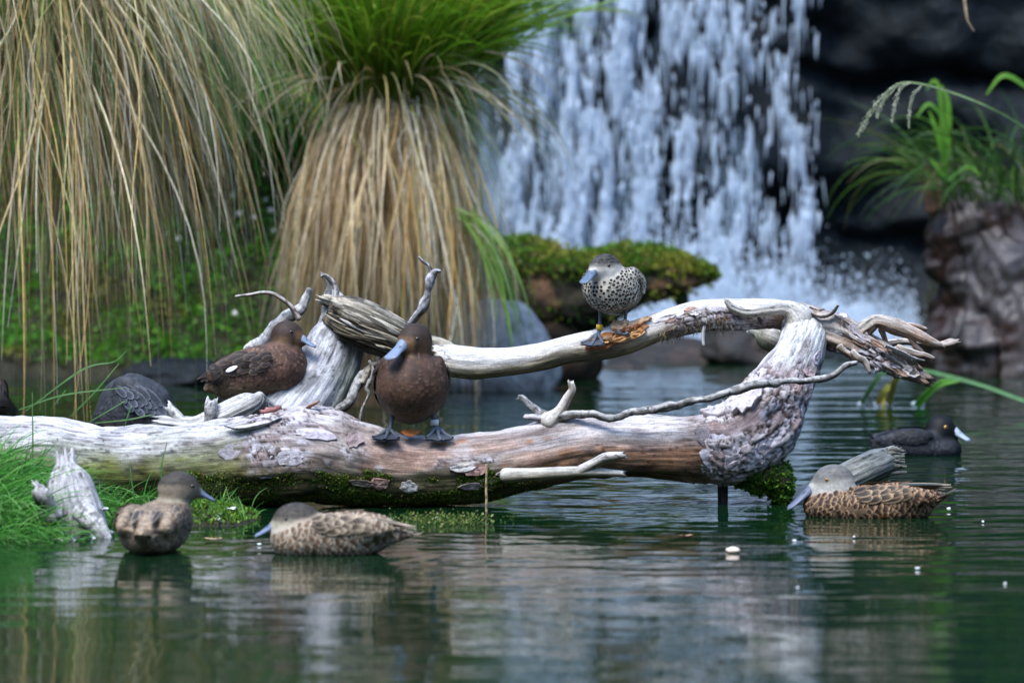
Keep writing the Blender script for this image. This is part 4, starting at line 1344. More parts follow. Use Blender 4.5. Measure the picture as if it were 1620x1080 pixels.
# broken stump in the turf at the left
bs = thing('broken_stump', 'whitish broken tree stump standing in the grass at the water edge below the log', 'stump', P(110, 850, 13.3))
T_ = Tube([(118, 880, 13.25, 46), (112, 820, 13.25, 42), (108, 785, 13.27, 34), (104, 755, 13.3, 27), (102, 735, 13.32, 14)], ring=72, ds=0.006, seed=360, lump=0.28, ridge=0.16, gfreq=14, end1='broken')
T_.build('stump', col_weathered(T_, 360, (0.46, 0.45, 0.45), (0.30, 0.29, 0.29), (0.15, 0.14, 0.13), 0.95, 34), bs)
stick('spike', [(85, 820, 13.15, 16), (68, 785, 13.12, 13), (58, 768, 13.12, 5)], bs, 362, (0.6, 0.58, 0.56), (0.44, 0.42, 0.4), end1='broken', ring=26)
stick('root', [(130, 815, 13.15, 18), (150, 838, 13.1, 14), (170, 862, 13.08, 8)], bs, 363, (0.58, 0.57, 0.56), (0.42, 0.4, 0.4), ring=26)

# ------------------------------------------------------------------ boulders, mossy log, split trunk, moss
def rock(name, label, c, rad, seed, mat, cat='boulder', rough=0.16, cuts=9, nseg=72, rotz=0.0):
    rs = np.random.default_rng(seed)
    u, v = np.meshgrid(np.arange(nseg) / nseg * 2 * np.pi, np.linspace(0.03, np.pi - 0.03, nseg // 2), indexing='ij')
    d = np.stack([np.cos(u) * np.sin(v), np.sin(u) * np.sin(v), np.cos(v)], -1)
    r = np.ones(u.shape)
    for k in range(cuts):
        nn_ = nrm(rs.normal(0, 1, 3))
        r = np.minimum(r, rs.uniform(0.72, 0.95) / np.maximum(d @ nn_, 1e-3) * 1.0 + (d @ nn_ < 0.05) * 10)
    r = r * (1 + rough * fbm(d * 2.2, seed, 5) + 0.03 * fbm(d * 14, seed + 1, 3))
    V_ = d * r[..., None] * np.array(rad)
    cz, sz = math.cos(rotz), math.sin(rotz)
    V_ = np.stack([V_[..., 0] * cz - V_[..., 1] * sz, V_[..., 0] * sz + V_[..., 1] * cz, V_[..., 2]], -1) + np.asarray(c)
    V_ = V_.transpose(1, 0, 2)
    nv = V_.shape[0]
    f = [grid_faces(nv, nseg, True)[:, ::-1], np.arange(nseg)[None], ((nv - 1) * nseg + np.arange(nseg))[None, ::-1]]
    o = mesh(name, V_, f, mat)
    o.data.transform(Matrix.Translation(-Vector(c)))
    o.location = c
    return tag(o, label, cat)


rock('boulder', 'smooth grey boulder at the foot of the straw-skirted sedge', P(782, 580, 20.2), (0.30, 0.26, 0.33), 401, ROCK, rough=0.12)
rock('boulder', 'wet rusty-brown boulder in the plunge pool behind the upturned limb', P(1185, 555, 22.3), (0.26, 0.22, 0.21), 402, WETROCK)
rock('boulder', 'low dark wet boulder under the bare branch at the foot of the fall', P(1060, 578, 22.6), (0.36, 0.25, 0.15), 403, WETROCK)
rock('boulder', 'flat black rock at the water line under the mossy bank', P(300, 606, 20.6), (0.42, 0.28, 0.12), 404, CLIFF)
rock('boulder', 'small dark wet stone in the pool between two boulders', P(985, 600, 21.9), (0.18, 0.15, 0.10), 405, WETROCK)
rock('boulder', 'dark wet stone in the pool right of the rusty boulder', P(1330, 575, 22.8), (0.30, 0.2, 0.10), 406, CLIFF)

# moss-topped log jutting out before the fall
ml = thing('mossy_log', 'moss-topped rotten log jutting out in front of the waterfall', 'log', P(900, 560, 21.0))
TL = Tube([(640, 470, 20.9, 70), (730, 460, 20.95, 72), (800, 455, 21.0, 74), (870, 462, 21.0, 68), (940, 455, 20.98, 56), (1000, 442, 20.95, 46), (1050, 436, 20.92, 36), (1092, 436, 20.9, 24), (1122, 436, 20.9, 10)],
          ring=72, ds=0.012, seed=410, lump=0.20, ridge=0.08, flat=1.0)
nl = fbm(TL.V * 9, 411, 4)
cm = mixc(c3(0.14, 0.075, 0.04), c3(0.25, 0.135, 0.065), sst(-0.2, 0.4, nl))
cm = mixc(cm, c3(0.035, 0.028, 0.018), sst(-0.1, 0.3, fbm(TL.V * 6, 413, 3)))
wood_l = sub(TL.build('wood', cm, ml, BARK), ml)
TQ = Tube([(840, 500, 21.0, 52), (880, 530, 21.0, 52), (890, 580, 21.0, 58)], ring=36, ds=0.02, seed=414, lump=0.25)
TQ.build('root_mass', mixc(c3(0.03, 0.02, 0.012), c3(0.11, 0.06, 0.03), sst(-0.2, 0.4, fbm(TQ.V * 9, 415, 3))), ml, BARK)
TQ2 = Tube([(1060, 448, 20.93, 18), (1076, 470, 20.93, 13), (1082, 492, 20.93, 6)], ring=20, ds=0.02, seed=416, lump=0.25)
TQ2.build('root_mass', mixc(c3(0.03, 0.03, 0.015), c3(0.05, 0.07, 0.02), sst(-0.2, 0.4, fbm(TQ2.V * 9, 417, 3))), ml, BARK)
bag = Bag()
r7 = np.random.default_rng(77)
m = 45000
ii = r7.integers(0, len(TL.V), m)
sel = (TL.N[ii, 2] + 0.3 * fbm(TL.V[ii] * 7, 418, 3) > 0.28) | (r7.random(m) < 0.06)
ii = ii[sel]
m = len(ii)
g = fbm(TL.V[ii] * 5, 419, 3)
cc = pal(m, MOSSES, [3, 3, 2, 2, 1], rs=r7)
cc = mixc(cc, pal(m, [(0.32, 0.32, 0.04), (0.28, 0.2, 0.06)], [2, 1], rs=r7), 0.7 * sst(0.0, 0.5, g + 0.35 * sst(0, 0.6, TL.V[ii, 0])))
leaves(bag, TL.V[ii] + r7.normal(0, 0.012, (m, 3)), TL.N[ii], 0.020, cc, r7, 0.3)
bag.build('moss', LEAF, wood_l)['kind'] = 'stuff'

# leafy moss and herbs covering the left bank
bag = Bag()
m = 130000
qx = r7.uniform(-3.2, 0.15, m)
qy = r7.uniform(20.2, 23.6, m)
qz = bank_z(qx, qy)
e = 0.02
nor = nrm(np.stack([-(bank_z(qx + e, qy) - qz) / e, -(bank_z(qx, qy + e) - qz) / e, np.ones(m)], -1))
keep = (qz > 0.05 + 0.05 * fbm(np.stack([qx * 5, qy * 5, 0 * qx], -1), 430, 2))
pts = np.stack([qx, qy, qz], -1)[keep]
nor = nor[keep]
m = len(pts)
g = fbm(pts * 3.2, 431, 4)
g2 = fbm(pts * 11, 433, 3)
cc = pal(m, [(0.07, 0.26, 0.014), (0.12, 0.36, 0.022), (0.04, 0.14, 0.012), (0.2, 0.35, 0.025), (0.05, 0.25, 0.05)], [3, 3, 3, 1, 1], rs=r7)
cc = mixc(cc, c3(0.07, 0.22, 0.015), 0.5 + 0 * g)
cc = mixc(cc, pal(m, [(0.2, 0.19, 0.03), (0.14, 0.09, 0.03)], [2, 1], rs=r7), 0.8 * sst(0.05, 0.4, g))
pts = pts + nor * (0.03 * sst(-0.4, 0.5, g2) + r7.uniform(0, 0.02, m))[:, None]
leaves(bag, pts, nor, 0.021, cc, r7, 0.5)
m = 30000
qx = r7.uniform(2.1, 5.5, m)
qy = r7.uniform(20.4, 24.0, m)
qz = bank_z(qx, qy)
keep = qz > 0.06
pts = np.stack([qx, qy, qz], -1)[keep]
m = len(pts)
cc = mixc(pal(m, [(0.03, 0.10, 0.012), (0.05, 0.14, 0.02), (0.02, 0.06, 0.012)], [2, 2, 2], rs=r7), c3(0.06, 0.045, 0.025), sst(0.0, 0.4, fbm(pts * 3.2, 435, 3)))
leaves(bag, pts, np.tile([0, -0.4, 1.0], (m, 1)), 0.022, cc, r7, 0.4)
tag(bag.build('bank_moss', LEAF), kind='stuff')
# grey plank-like log lying on the bank
gl_ = thing('grey_log', 'thin grey weathered log lying on the mossy bank between the tussocks', 'log', P(300, 320, 22.2))
T_ = Tube([(150, 345, 22.3, 10), (230, 324, 22.2, 11), (320, 302, 22.1, 11), (405, 278, 22.0, 9)], ring=24, ds=0.02, seed=440, lump=0.12, end1='broken')
T_.build('log', col_weathered(T_, 440, (0.36, 0.36, 0.40), (0.24, 0.23, 0.26), (0.1, 0.1, 0.1)), gl_)

# split trunk / root plate at the right bank
rt_ = thing('split_trunk', 'big split rotten trunk, silver face and orange-brown hollow, by the dark cliff', 'stump', P(1545, 600, 21.4))
T_ = Tube([(1590, 660, 21.5, 120), (1580, 560, 21.5, 112), (1568, 470, 21.5, 98), (1552, 390, 21.5, 82), (1530, 330, 21.5, 62), (1508, 290, 21.5, 36), (1500, 275, 21.5, 24)], ring=90, ds=0.012, seed=450, lump=0.22, ridge=0.14, gfreq=16, end1='broken')
qx, qy = pix(T_.V)
n_ = fbm(T_.V * [7, 7, 4], 451, 4)
cc = mixc(c3(0.20, 0.19, 0.21), c3(0.40, 0.39, 0.43), sst(-0.3, 0.4, fbm(T_.wc * [5, 30, 30], 452, 4)))
cc = mixc(cc * 0.3, c3(0.035, 0.016, 0.009), sst(0.0, 0.4, n_ + 0.5 * sst(1560, 1490, qx)) * 0.9)
cc = mixc(cc, c3(0.02, 0.017, 0.014), sst(0.15, 0.5, fbm(T_.V * [5, 5, 3], 455, 3) + 0.45 * sst(1510, 1470, qx)))
trk = sub(T_.build('trunk', cc * c3(1.0, 0.85, 0.75), rt_, WET_WOOD), rt_)
T2 = Tube([(1650, 640, 21.2, 70), (1640, 540, 21.2, 74), (1620, 470, 21.25, 66), (1590, 420, 21.3, 50), (1560, 380, 21.35, 26)], ring=60, ds=0.014, seed=457, lump=0.22, ridge=0.12, gfreq=16)
n_ = fbm(T2.V * [7, 7, 4], 458, 4)
cc = mixc(c3(0.2, 0.19, 0.2), c3(0.42, 0.41, 0.44), sst(-0.3, 0.4, fbm(T2.wc * [5, 30, 30], 459, 4)))
cc = mixc(cc * 0.33, c3(0.035, 0.017, 0.01), sst(0.1, 0.5, n_) * 0.9)
T2.build('buttress', cc * c3(0.9, 0.78, 0.7), rt_, WET_WOOD)
T3 = Tube([(1478, 330, 21.3, 14), (1474, 300, 21.3, 14), (1466, 275, 21.3, 10), (1462, 264, 21.3, 5)], ring=24, ds=0.014, seed=460, lump=0.2, end1='broken')
T3.build('shard', mixc(c3(0.30, 0.16, 0.09), c3(0.12, 0.07, 0.05), sst(-0.3, 0.3, fbm(T3.V * 15, 461, 3))), rt_)

# ------------------------------------------------------------------ ducks
def smin(a, b, k):
    hh = np.maximum(k - np.abs(a - b), 0) / k
    return np.minimum(a, b) - hh * hh * k * 0.25


def rot_m(yaw=0, pitch=0, roll=0):
    return np.array(Matrix.Rotation(R(yaw), 3, 'Z') @ Matrix.Rotation(R(-pitch), 3, 'Y') @ Matrix.Rotation(R(roll), 3, 'X'))


class Sdf:
    """smooth union of ellipsoids and tapered capsules, units of photo pixels"""
    def __init__(self):
        self.p = []

    def ell(self, c, r, yaw=0, pitch=0, roll=0, k=14, g='b'):
        self.p.append(('e', np.array(c, float), np.array(r, float), rot_m(yaw, pitch, roll), k, g))

    def cone(self, a, b, ra, rb, k=14, g='b', ys=1.0):
        self.p.append(('c', np.array(a, float), np.array(b, float), (ra, rb, ys), k, g))

    def one(self, pr, p):
        if pr[0] == 'e':
            q = (p - pr[1]) @ pr[3]
            k0 = np.linalg.norm(q / pr[2], axis=-1)
            k1 = np.linalg.norm(q / pr[2] ** 2, axis=-1)
            return k0 * (k0 - 1) / np.maximum(k1, 1e-6)
        a, b, (ra, rb, ys) = pr[1], pr[2], pr[3]
        s = np.array([1, 1 / ys, 1])
        pa, ba = (p - a) * s, (b - a) * s
        t = np.clip(pa @ ba / max(ba @ ba, 1e-6), 0, 1)
        return np.linalg.norm(pa - t[..., None] * ba, axis=-1) - (ra + (rb - ra) * t)

    def __call__(self, p, g=None):
        d = None
        for pr in self.p:
            if g and pr[-1] not in g:
                continue
            x = self.one(pr, p)
            d = x if d is None else smin(d, x, pr[-2])
        return d

    def grad(self, p):
        e = 0.35
        o = np.zeros_like(p)
        for i in range(3):
            q = np.zeros(3)
            q[i] = e
            o[..., i] = self(p + q) - self(p - q)
        return nrm(o)

    def project(self, p, off=0.0, it=3):
        for _ in range(it):
            p = p - self.grad(p) * (self(p) - off)[..., None]
        return p


def surface_net(f, lo, hi, hs):
    ax = [np.arange(lo[i], hi[i] + hs, hs) for i in range(3)]
    G = np.stack(np.meshgrid(*ax, indexing='ij'), -1)
    D = f(G.reshape(-1, 3)).reshape(G.shape[:3])
    n = np.array(D.shape)
    acc = np.zeros((*(n - 1), 3))
    cnt = np.zeros(n - 1)
    corners = [(i, j, k) for i in (0, 1) for j in (0, 1) for k in (0, 1)]
    sl = lambda c: D[c[0]:c[0] + n[0] - 1, c[1]:c[1] + n[1] - 1, c[2]:c[2] + n[2] - 1]
    for a in corners:
        for ax_ in range(3):
            if a[ax_] == 0:
                b = list(a)
                b[ax_] = 1
                da, db = sl(a), sl(b)
                m = (da < 0) != (db < 0)
                t = np.where(m, da / np.where(m, da - db, 1), 0)
                for q in range(3):
                    acc[..., q] += m * (a[q] + (t if q == ax_ else 0))
                cnt += m
    act = cnt > 0
    idx = -np.ones(act.shape, np.int64)
    idx[act] = np.arange(act.sum())
    cell = np.argwhere(act)
    V_ = (cell + acc[act] / cnt[act][:, None]) * hs + np.array(lo)
    faces = []
    for ax_ in range(3):
        o1, o2 = [(1, 2), (2, 0), (0, 1)][ax_]
        s0 = [slice(1, -1)] * 3
        s0[ax_] = slice(0, -1)
        s1 = list(s0)
        s1[ax_] = slice(1, None)
        A, B = D[tuple(s0)] < 0, D[tuple(s1)] < 0
        for flip in (False, True):
            m = (A & ~B) if not flip else (~A & B)
            e = np.argwhere(m)
            off = np.ones(3, int)
            off[ax_] = 0
            e = e + off
            def at(d1, d2):
                q = e.copy()
                q[:, o1] += d1
                q[:, o2] += d2
                return idx[q[:, 0], q[:, 1], q[:, 2]]
            q = np.stack([at(-1, -1), at(0, -1), at(0, 0), at(-1, 0)], -1)
            if flip:
                q = q[:, ::-1]
            faces.append(q[(q >= 0).all(1)])
    return V_, np.concatenate(faces)


def feathers(root, dirs, side, L, W, sdf, off0, off1, hug, colf, rs, nt=6, camber=0.18, point=False):
    """leaf-shaped feathers laid over the body; returns verts, faces, colours"""
    n = len(root)
    t = np.linspace(0, 1, nt)
    v = np.array([-1, -0.5, 0, 0.5, 1.0])
    prof = np.array([0.35, 0.78, 0.97, 1.0, 0.86, 0.34]) if not point else np.array([0.7, 0.95, 1.0, 0.85, 0.55, 0.12])
    T2_, V2_ = np.meshgrid(t, v, indexing='ij')
    p = root[:, None, None] + dirs[:, None, None] * (L[:, None, None] * T2_)[..., None] + side[:, None, None] * (W[:, None, None] * prof[None, :, None] * V2_)[..., None]
    off = off0 + (off1 - off0) * T2_[None] - camber * W[:, None, None] * V2_[None] ** 2 * 0.5
    sh = p.shape
    q = p.reshape(-1, 3)
    o = np.broadcast_to(off, sh[:3]).reshape(-1)
    if hug:
        q = sdf.project(q, o, 2)
    else:
        for _ in range(2):
            d = sdf(q)
            q = q + sdf.grad(q) * np.maximum(0, o - d)[:, None]
    m = nt * 5
    f = grid_faces(nt, 5)
    F = (f[None] + (np.arange(n) * m)[:, None, None]).reshape(-1, 4)
    C = colf(np.broadcast_to(T2_, sh[:3]), np.broadcast_to(V2_, sh[:3]), root, rs)
    return q, F, C.reshape(-1, 3)


def thin_pick(V_, spacing, rs):
    """one vertex for each small cell: an even scatter over the body"""
    o = rs.permutation(len(V_))
    key = np.floor(V_[o] / spacing).astype(np.int64)
    h_ = key[:, 0] * 73856093 ^ key[:, 1] * 19349663 ^ key[:, 2] * 83492791
    _, first = np.unique(h_, return_index=True)
    return o[first]


def bill_mesh(L, wb, wt, hb, ht, droop, col, tipcol, seed):
    """flattened duck bill along +x: concave ridge, flared rounded tip"""
    nt, na = 18, 20
    t = np.linspace(0, 1, nt)
    w = wb + (wt - wb) * sst(0.25, 0.85, t)
    w = w * np.sqrt(np.clip(1 - np.clip((t - 0.82) / 0.18, 0, 1) ** 2.2, 0.02, 1))
    hh = ht + (hb - ht) * (1 - t) ** 1.7
    hh = hh * np.sqrt(np.clip(1 - np.clip((t - 0.9) / 0.1, 0, 1) ** 2, 0.05, 1))
    zc = -droop * t ** 1.2 - 0.25 * (hb - hh)
    a = np.arange(na) / na * 2 * np.pi
    T_, A_ = np.meshgrid(t, a, indexing='ij')
    y = w[:, None] * np.cos(A_)
    z = np.where(np.sin(A_) > 0, np.abs(np.sin(A_)) ** 0.8 * hh[:, None], -0.45 * hh[:, None] * np.abs(np.sin(A_)))
    # lip line between the mandibles
    z = z + 0.10 * hh[:, None] * (np.abs(np.sin(A_)) < 0.2)
    V_ = np.stack([L * T_, y, z + zc[:, None]], -1).reshape(-1, 3)
    cc = mixc(col, tipcol, sst(0.86, 0.97, T_.ravel()))
    cc = cc * np.where(np.sin(A_.ravel()) < -0.15, 0.7, 1.0)[:, None]
    nost = np.exp(-(((T_ - 0.32) / 0.05) ** 2 + ((np.abs(np.cos(A_)) - 0.55) / 0.13) ** 2)) * (np.sin(A_) > 0)
    cc = cc * (1 - 0.9 * np.clip(nost.ravel() * 1.5, 0, 1))[:, None]
    return V_, [grid_faces(nt, na, True), np.arange(na)[None, ::-1], ((nt - 1) * na + np.arange(na))[None]], cc


def foot_mesh(sz, rs):
    """webbed foot: heel at the origin, three toes and scalloped webs along +x"""
    V_, F_, C_ = [], [], []
    n = 0
    tips = [(-38, 0.92), (0, 1.08), (36, 0.95)]
    # webs as a draped fan with thickness
    A_ = np.radians(np.linspace(-40, 38, 21))
    k = np.abs(((np.linspace(0, 2, 21)) % 1.0) - 0.5) * 2
    edge = sz * (0.86 + 0.18 * k ** 1.5)
    rr = np.linspace(0.08, 1, 7)
    top = np.stack([np.outer(rr, edge * np.cos(A_)), np.outer(rr, edge * np.sin(A_)), 0.05 * sz + 0.10 * sz * np.outer((1 - rr), np.ones(21)) - 0.03 * sz * np.outer(rr ** 2, 1 - k)], -1)
    bot = top - [0, 0, 0.07 * sz]
    for q, flip in ((top, False), (bot, True)):
        f = grid_faces(7, 21)
        V_.append(q.reshape(-1, 3))
        F_.append((f if flip else f[:, ::-1]) + n)
        C_.append(np.full((147, 3), 0.55))
        n += 147
    for ad, ln in tips:
        a = math.radians(ad)
        s = np.linspace(0, 1, 9)
        ring = 8
        an = np.arange(ring) / ring * 2 * np.pi
        ax = np.stack([s * ln * sz * math.cos(a), s * ln * sz * math.sin(a), 0.13 * sz * (1 - s) + 0.06 * sz + 0.03 * sz * np.sin(s * 7)], -1)
        sd = np.array([-math.sin(a), math.cos(a), 0])
        rad = sz * (0.10 - 0.045 * s) * (1 + 0.15 * np.cos(s * 18))
        q = ax[:, None] + rad[:, None, None] * (np.cos(an)[None, :, None] * sd + np.sin(an)[None, :, None] * np.array([0, 0, 1.0]))
        V_.append(q.reshape(-1, 3))
        F_.append(grid_faces(9, ring, True) + n)
        C_.append(np.full((9 * ring, 3), 1.0))
        n += 9 * ring
    return np.concatenate(V_), np.concatenate(F_), np.concatenate(C_)


def make_duck(name, label, loc, unit, yaw, sdf, head, sty, seed, wing=None, legs=(), tail=None, floor=-60, group=None, box=(-150, 130, -75, 75, -60, 190), pitch=0, eyes=True, spacing=9.0):
    """unit: metres per photo pixel at the duck's distance.  head: dict(c, yaw, pitch, r, bill...)."""
    rs = np.random.default_rng(seed)
    root = bpy.data.objects.new(name, None)
    root.location = tuple(float(q) for q in loc)
    root.rotation_euler = (0, 0, R(yaw))
    root.empty_display_size = 0.05
    COL.objects.link(root)
    tag(root, label, 'duck', group)
    Hm = rot_m(head['yaw'], head['pitch'])
    Hc = np.array(head['c'], float)
    to_h = lambda p: (p - Hc) @ Hm
    V_, F_ = surface_net(sdf, (box[0], box[2], box[4]), (box[1], box[3], box[5]), 1.9)
    V_ = sdf.project(V_, 0.0, 2)
    nor = sdf.grad(V_)
    hd = sdf(V_, g='hn')
    bd = sdf(V_, g='bw')
    hw = sst(5, -5, hd - bd)
    q = to_h(V_)
    C = sty['body'](V_, nor, rs)
    C = mixc(C, sty['head'](q, head['r'], rs), hw)
    o = mesh('body', V_ * unit, F_, FEATH, root, col=C)
    # fine down: a slight unevenness of the coat
    # contour feathers
    bag = Bag()
    pick = thin_pick(V_, spacing, rs)
    pick = pick[(hw[pick] < (0.85 if 'lift' in sty else 0.6)) & (V_[pick, 2] > floor)]
    rt, nn_ = V_[pick], nor[pick]
    flow = np.array([-1.0, 0, -0.12]) + np.stack([0 * nn_[:, 0], 0 * nn_[:, 0], -0.9 * np.clip(nn_[:, 0], 0, 1)], -1)
    d_ = nrm(flow - nn_ * np.sum(flow * nn_, 1, keepdims=True) + rs.normal(0, 0.10, rt.shape))
    s_ = nrm(np.cross(nn_, d_))
    m = len(rt)
    sz = spacing * (1.05 + 0.55 * sst(40, -70, rt[:, 0])) * sty.get('fsize', 1.0)
    fv, ff, fc = feathers(rt, d_, s_, sz * 1.5 * rs.uniform(0.85, 1.15, m), sz * 0.62 * rs.uniform(0.85, 1.1, m), sdf, -0.8, sty.get('lift', 0.7), True, sty['contour'], rs)
    fc = fc * (1 + 0.18 * fbm(np.repeat(rt, 30, 0) * 0.045, seed, 3))[:, None]
    bag.add(fv * unit, ff, fc)
    bag.build('contour_feathers', FEATH, root)['kind'] = 'stuff'
    # folded wings
    if wing:
        for sg in (1, -1):
            bag = Bag()
            S0, S1, T1 = [np.array(k_, float) * [1, sg, 1] for k_ in wing['line']]
            # scapulars / coverts in rows, then long tertials and primaries
            for row in range(wing.get('rows', 4)):
                f = row / max(1, wing.get('rows', 4) - 1)
                for j in range(6):
                    g_ = (j + 0.5 * (row % 2)) / 6
                    rp = S0 * (1 - g_) + S1 * g_
                    rp = rp + np.array([-wing['step'] * 0.72 * row + rs.uniform(-3, 3), 0, rs.uniform(-2, 2)])
                    rp = sdf.project(rp[None], 0.5, 3)[0]
                    dr = nrm(T1 - rp)
                    nn1 = sdf.grad(rp[None])[0]
                    dr = nrm(dr - nn1 * (dr @ nn1) * 0.9)
                    sd = nrm(np.cross(nn1, dr))
                    Lf = wing['len'] * (0.30 + 0.26 * f) * rs.uniform(0.85, 1.15)
                    fv, ff, fc = feathers(rp[None], dr[None], sd[None], np.array([Lf]), np.array([wing['w'] * (0.62 + 0.10 * f)]), sdf, 0.5 + 0.42 * (wing.get('rows', 4) - row) + 0.35 * (6 - j) * (j % 2), 2.4 + 0.35 * (6 - j) * (j % 2) + 0.45 * (wing.get('rows', 4) - row), True, sty['covert'], rs)
                    bag.add(fv * unit, ff, fc)
            for j in range(9):
                g_ = j / 8
                rp = (S0 * (1 - g_) + S1 * g_) * 0.45 + 0.55 * T1 + np.array([wing['len'] * 0.15, 0, 0])
                rp = sdf.project(rp[None], 2.5, 3)[0]
                tp = T1 + np.array([rs.uniform(-4, 10) + 14 * g_, 0, -10 * g_ + 4])
                dr = tp - rp
                Lf = np.linalg.norm(dr) * (1 - 0.12 * (j % 3))
                dr = nrm(dr)
                nn1 = sdf.grad(rp[None])[0]
                sd = nrm(np.cross(nn1, dr))
                fv, ff, fc = feathers(rp[None], dr[None], sd[None], np.array([Lf]), np.array([wing['w'] * 0.6]), sdf, 1.2 + 0.12 * (8 - j), 2.2 + 0.3 * (8 - j), False, sty['long'], rs, point=True)
                bag.add(fv * unit, ff, fc)
            w_ = bag.build('wing', FEATH, root)
            if wing.get('patch') is not None:
                pc = np.array(wing['patch'], float) * [1, sg, 1]
                rp = sdf.project(pc[None], 4, 3)
                nn1 = sdf.grad(rp)
                dr = nrm(np.array([[-1, 0, -0.45]]) - nn1 * (np.array([[-1, 0, -0.45]]) @ nn1[0])[:, None])
                fv, ff, fc = feathers(rp + dr * -8, dr, np.cross(nn1, dr), np.array([20.0]), np.array([3.4]), sdf, 6.2, 6.5, True, lambda T, v, r_, s__: np.full((*T.shape, 3), 0.8), rs)
                mesh('wing_patch', fv * unit, ff, FEATH, w_, col=fc)
    if tail:
        b0, tip, spread, wd = tail
        b0, tip = np.array(b0, float), np.array(tip, float)
        for j in np.linspace(-1, 1, 7):
            dr = (tip - b0) * (1 - 0.10 * abs(j)) + np.array([0, j * spread, -2 * abs(j)])
            L_ = np.linalg.norm(dr)
            dr = dr / L_
            fv, ff, fc = feathers((b0 + np.array([0, j * wd * 0.8, 0]))[None], dr[None], np.array([[0, 1.0, 0]]), np.array([L_]), np.array([wd]), sdf, 0.0, 0.6, False, sty['long'], rs, point=True)
            mesh('tail_feather', fv * unit + [0, 0, 0.0012 * abs(j)], ff, FEATH, root, col=fc)
    # bill and eyes
    bl = head['bill']
    bv, bf, bc = bill_mesh(bl['L'], bl['wb'], bl['wt'], bl['hb'], bl['ht'], bl.get('droop', 3), c3(*bl['col']), c3(*bl.get('tip', bl['col'])), seed)
    Bm = rot_m(0, bl.get('pitch', -20))
    bv = (bv @ Bm.T + np.array(bl['at'])) @ Hm.T + Hc
    mesh('bill', bv * unit, bf, BILL, root, col=bc)
    if eyes:
        for sg in (1, -1):
            ed = nrm(np.array([head['eye'][0], sg * head['eye'][1], head['eye'][2]]))
            er = head['eye_r']
            p0 = Hc + Hm @ (ed * head['r'])
            p0 = sdf.project(p0[None], -er * 0.25, 4)[0]
            on = sdf.grad(p0[None])[0]
            u, v = np.meshgrid(np.arange(14) / 14 * 2 * np.pi, np.linspace(0.05, np.pi - 0.05, 10), indexing='ij')
            dd = np.stack([np.cos(u) * np.sin(v), np.sin(u) * np.sin(v), np.cos(v)], -1).transpose(1, 0, 2).reshape(-1, 3)
            ec = mixc(c3(*head['iris']), c3(0.004, 0.004, 0.004), sst(0.80, 0.86, dd @ on))
            mesh('eye', (p0 + dd * er) * unit, [grid_faces(10, 14, True)[:, ::-1], np.arange(14)[None], (9 * 14 + np.arange(14))[None, ::-1]], EYE, root, col=ec)
    for lg in legs:
        a, b = np.array(lg['hip'], float), np.array(lg['foot'], float)
        s = np.linspace(0, 1, 9)
        an = np.arange(10) / 10 * 2 * np.pi
        kn = np.array(lg.get('knee', (0, 0, 0)), float)
        ax = a + (b - a) * s[:, None] + kn * (np.sin(s * np.pi))[:, None]
        rad = lg.get('r', 3.2) * (1.35 - 0.5 * np.sin(s * np.pi) + 0.1 * s)
        t_ = nrm(np.gradient(ax, axis=0))
        u_ = nrm(np.cross(t_, [0, 1.0, 0.05]))
        v_ = np.cross(t_, u_)
        q = ax[:, None] + rad[:, None, None] * (np.cos(an)[None, :, None] * u_[:, None] + np.sin(an)[None, :, None] * v_[:, None])
        lo = mesh('leg', q.reshape(-1, 3) * unit, [grid_faces(9, 10, True), np.arange(10)[None, ::-1], (80 + np.arange(10))[None]], SKIN, root, col=c3(*lg['col']))
        fv, ff, fc = foot_mesh(lg.get('size', 26), rs)
        fm = rot_m(lg.get('fyaw', 0), lg.get('fpitch', 0), lg.get('froll', 0))
        mesh('foot', (fv @ fm.T + b) * unit, ff, SKIN, lo, col=fc * np.array(lg['col']))
        if lg.get('band'):
            t0 = lg.get('band_t', 0.72)
            cpt = a + (b - a) * t0 + kn * math.sin(t0 * math.pi)
            rr = lg.get('r', 3.2) * 1.75
            hh = 4.6
            prof = [(rr * 0.8, -hh), (rr, -hh), (rr, hh), (rr * 0.8, hh)]
            q = np.stack([np.stack([cpt[0] + r_ * np.cos(an * 1.0), cpt[1] + r_ * np.sin(an), 0 * an + cpt[2] + z_], -1) for r_, z_ in prof])
            bd_ = mesh('leg_band', q.reshape(-1, 3) * unit, grid_faces(4, 10, True)[:, ::-1], PLASTIC, root, col=c3(*lg['band']))
            tag(bd_, lg['band_label'])
    return root


def n3f(p, f, seed, o=3):
    return fbm(np.asarray(p) * f, seed, o)


# plumage styles -------------------------------------------------------------
def feather_style(centre, edge, lo=0.55, hi=0.8, var=0.12, tipw=1.0, shaft=None):
    centre, edge = c3(*centre), c3(*edge)
    def f(T, v, root, rs):
        e = np.maximum(np.abs(v), np.clip((T - 0.1) * 1.1, 0, 1) * tipw)
        k = sst(lo, hi, e)
        j = 1 + rs.normal(0, var, (T.shape[0], 1, 1))
        c = mixc(centre, edge, k) * j[..., None]
        return c
    return f


def spot_style(centre, edge, size=0.42, var=0.1):
    """pale feather with one dark teardrop spot near its tip"""
    centre, edge = c3(*centre), c3(*edge)
    def f(T, v, root, rs):
        d = np.hypot((T - 0.62) / 0.30, v / 0.62)
        k = sst(size * 2.0, size * 2.6, d)
        j = 1 + rs.normal(0, var, (T.shape[0], 1, 1))
        return mixc(centre, edge, k) * j[..., None]
    return f


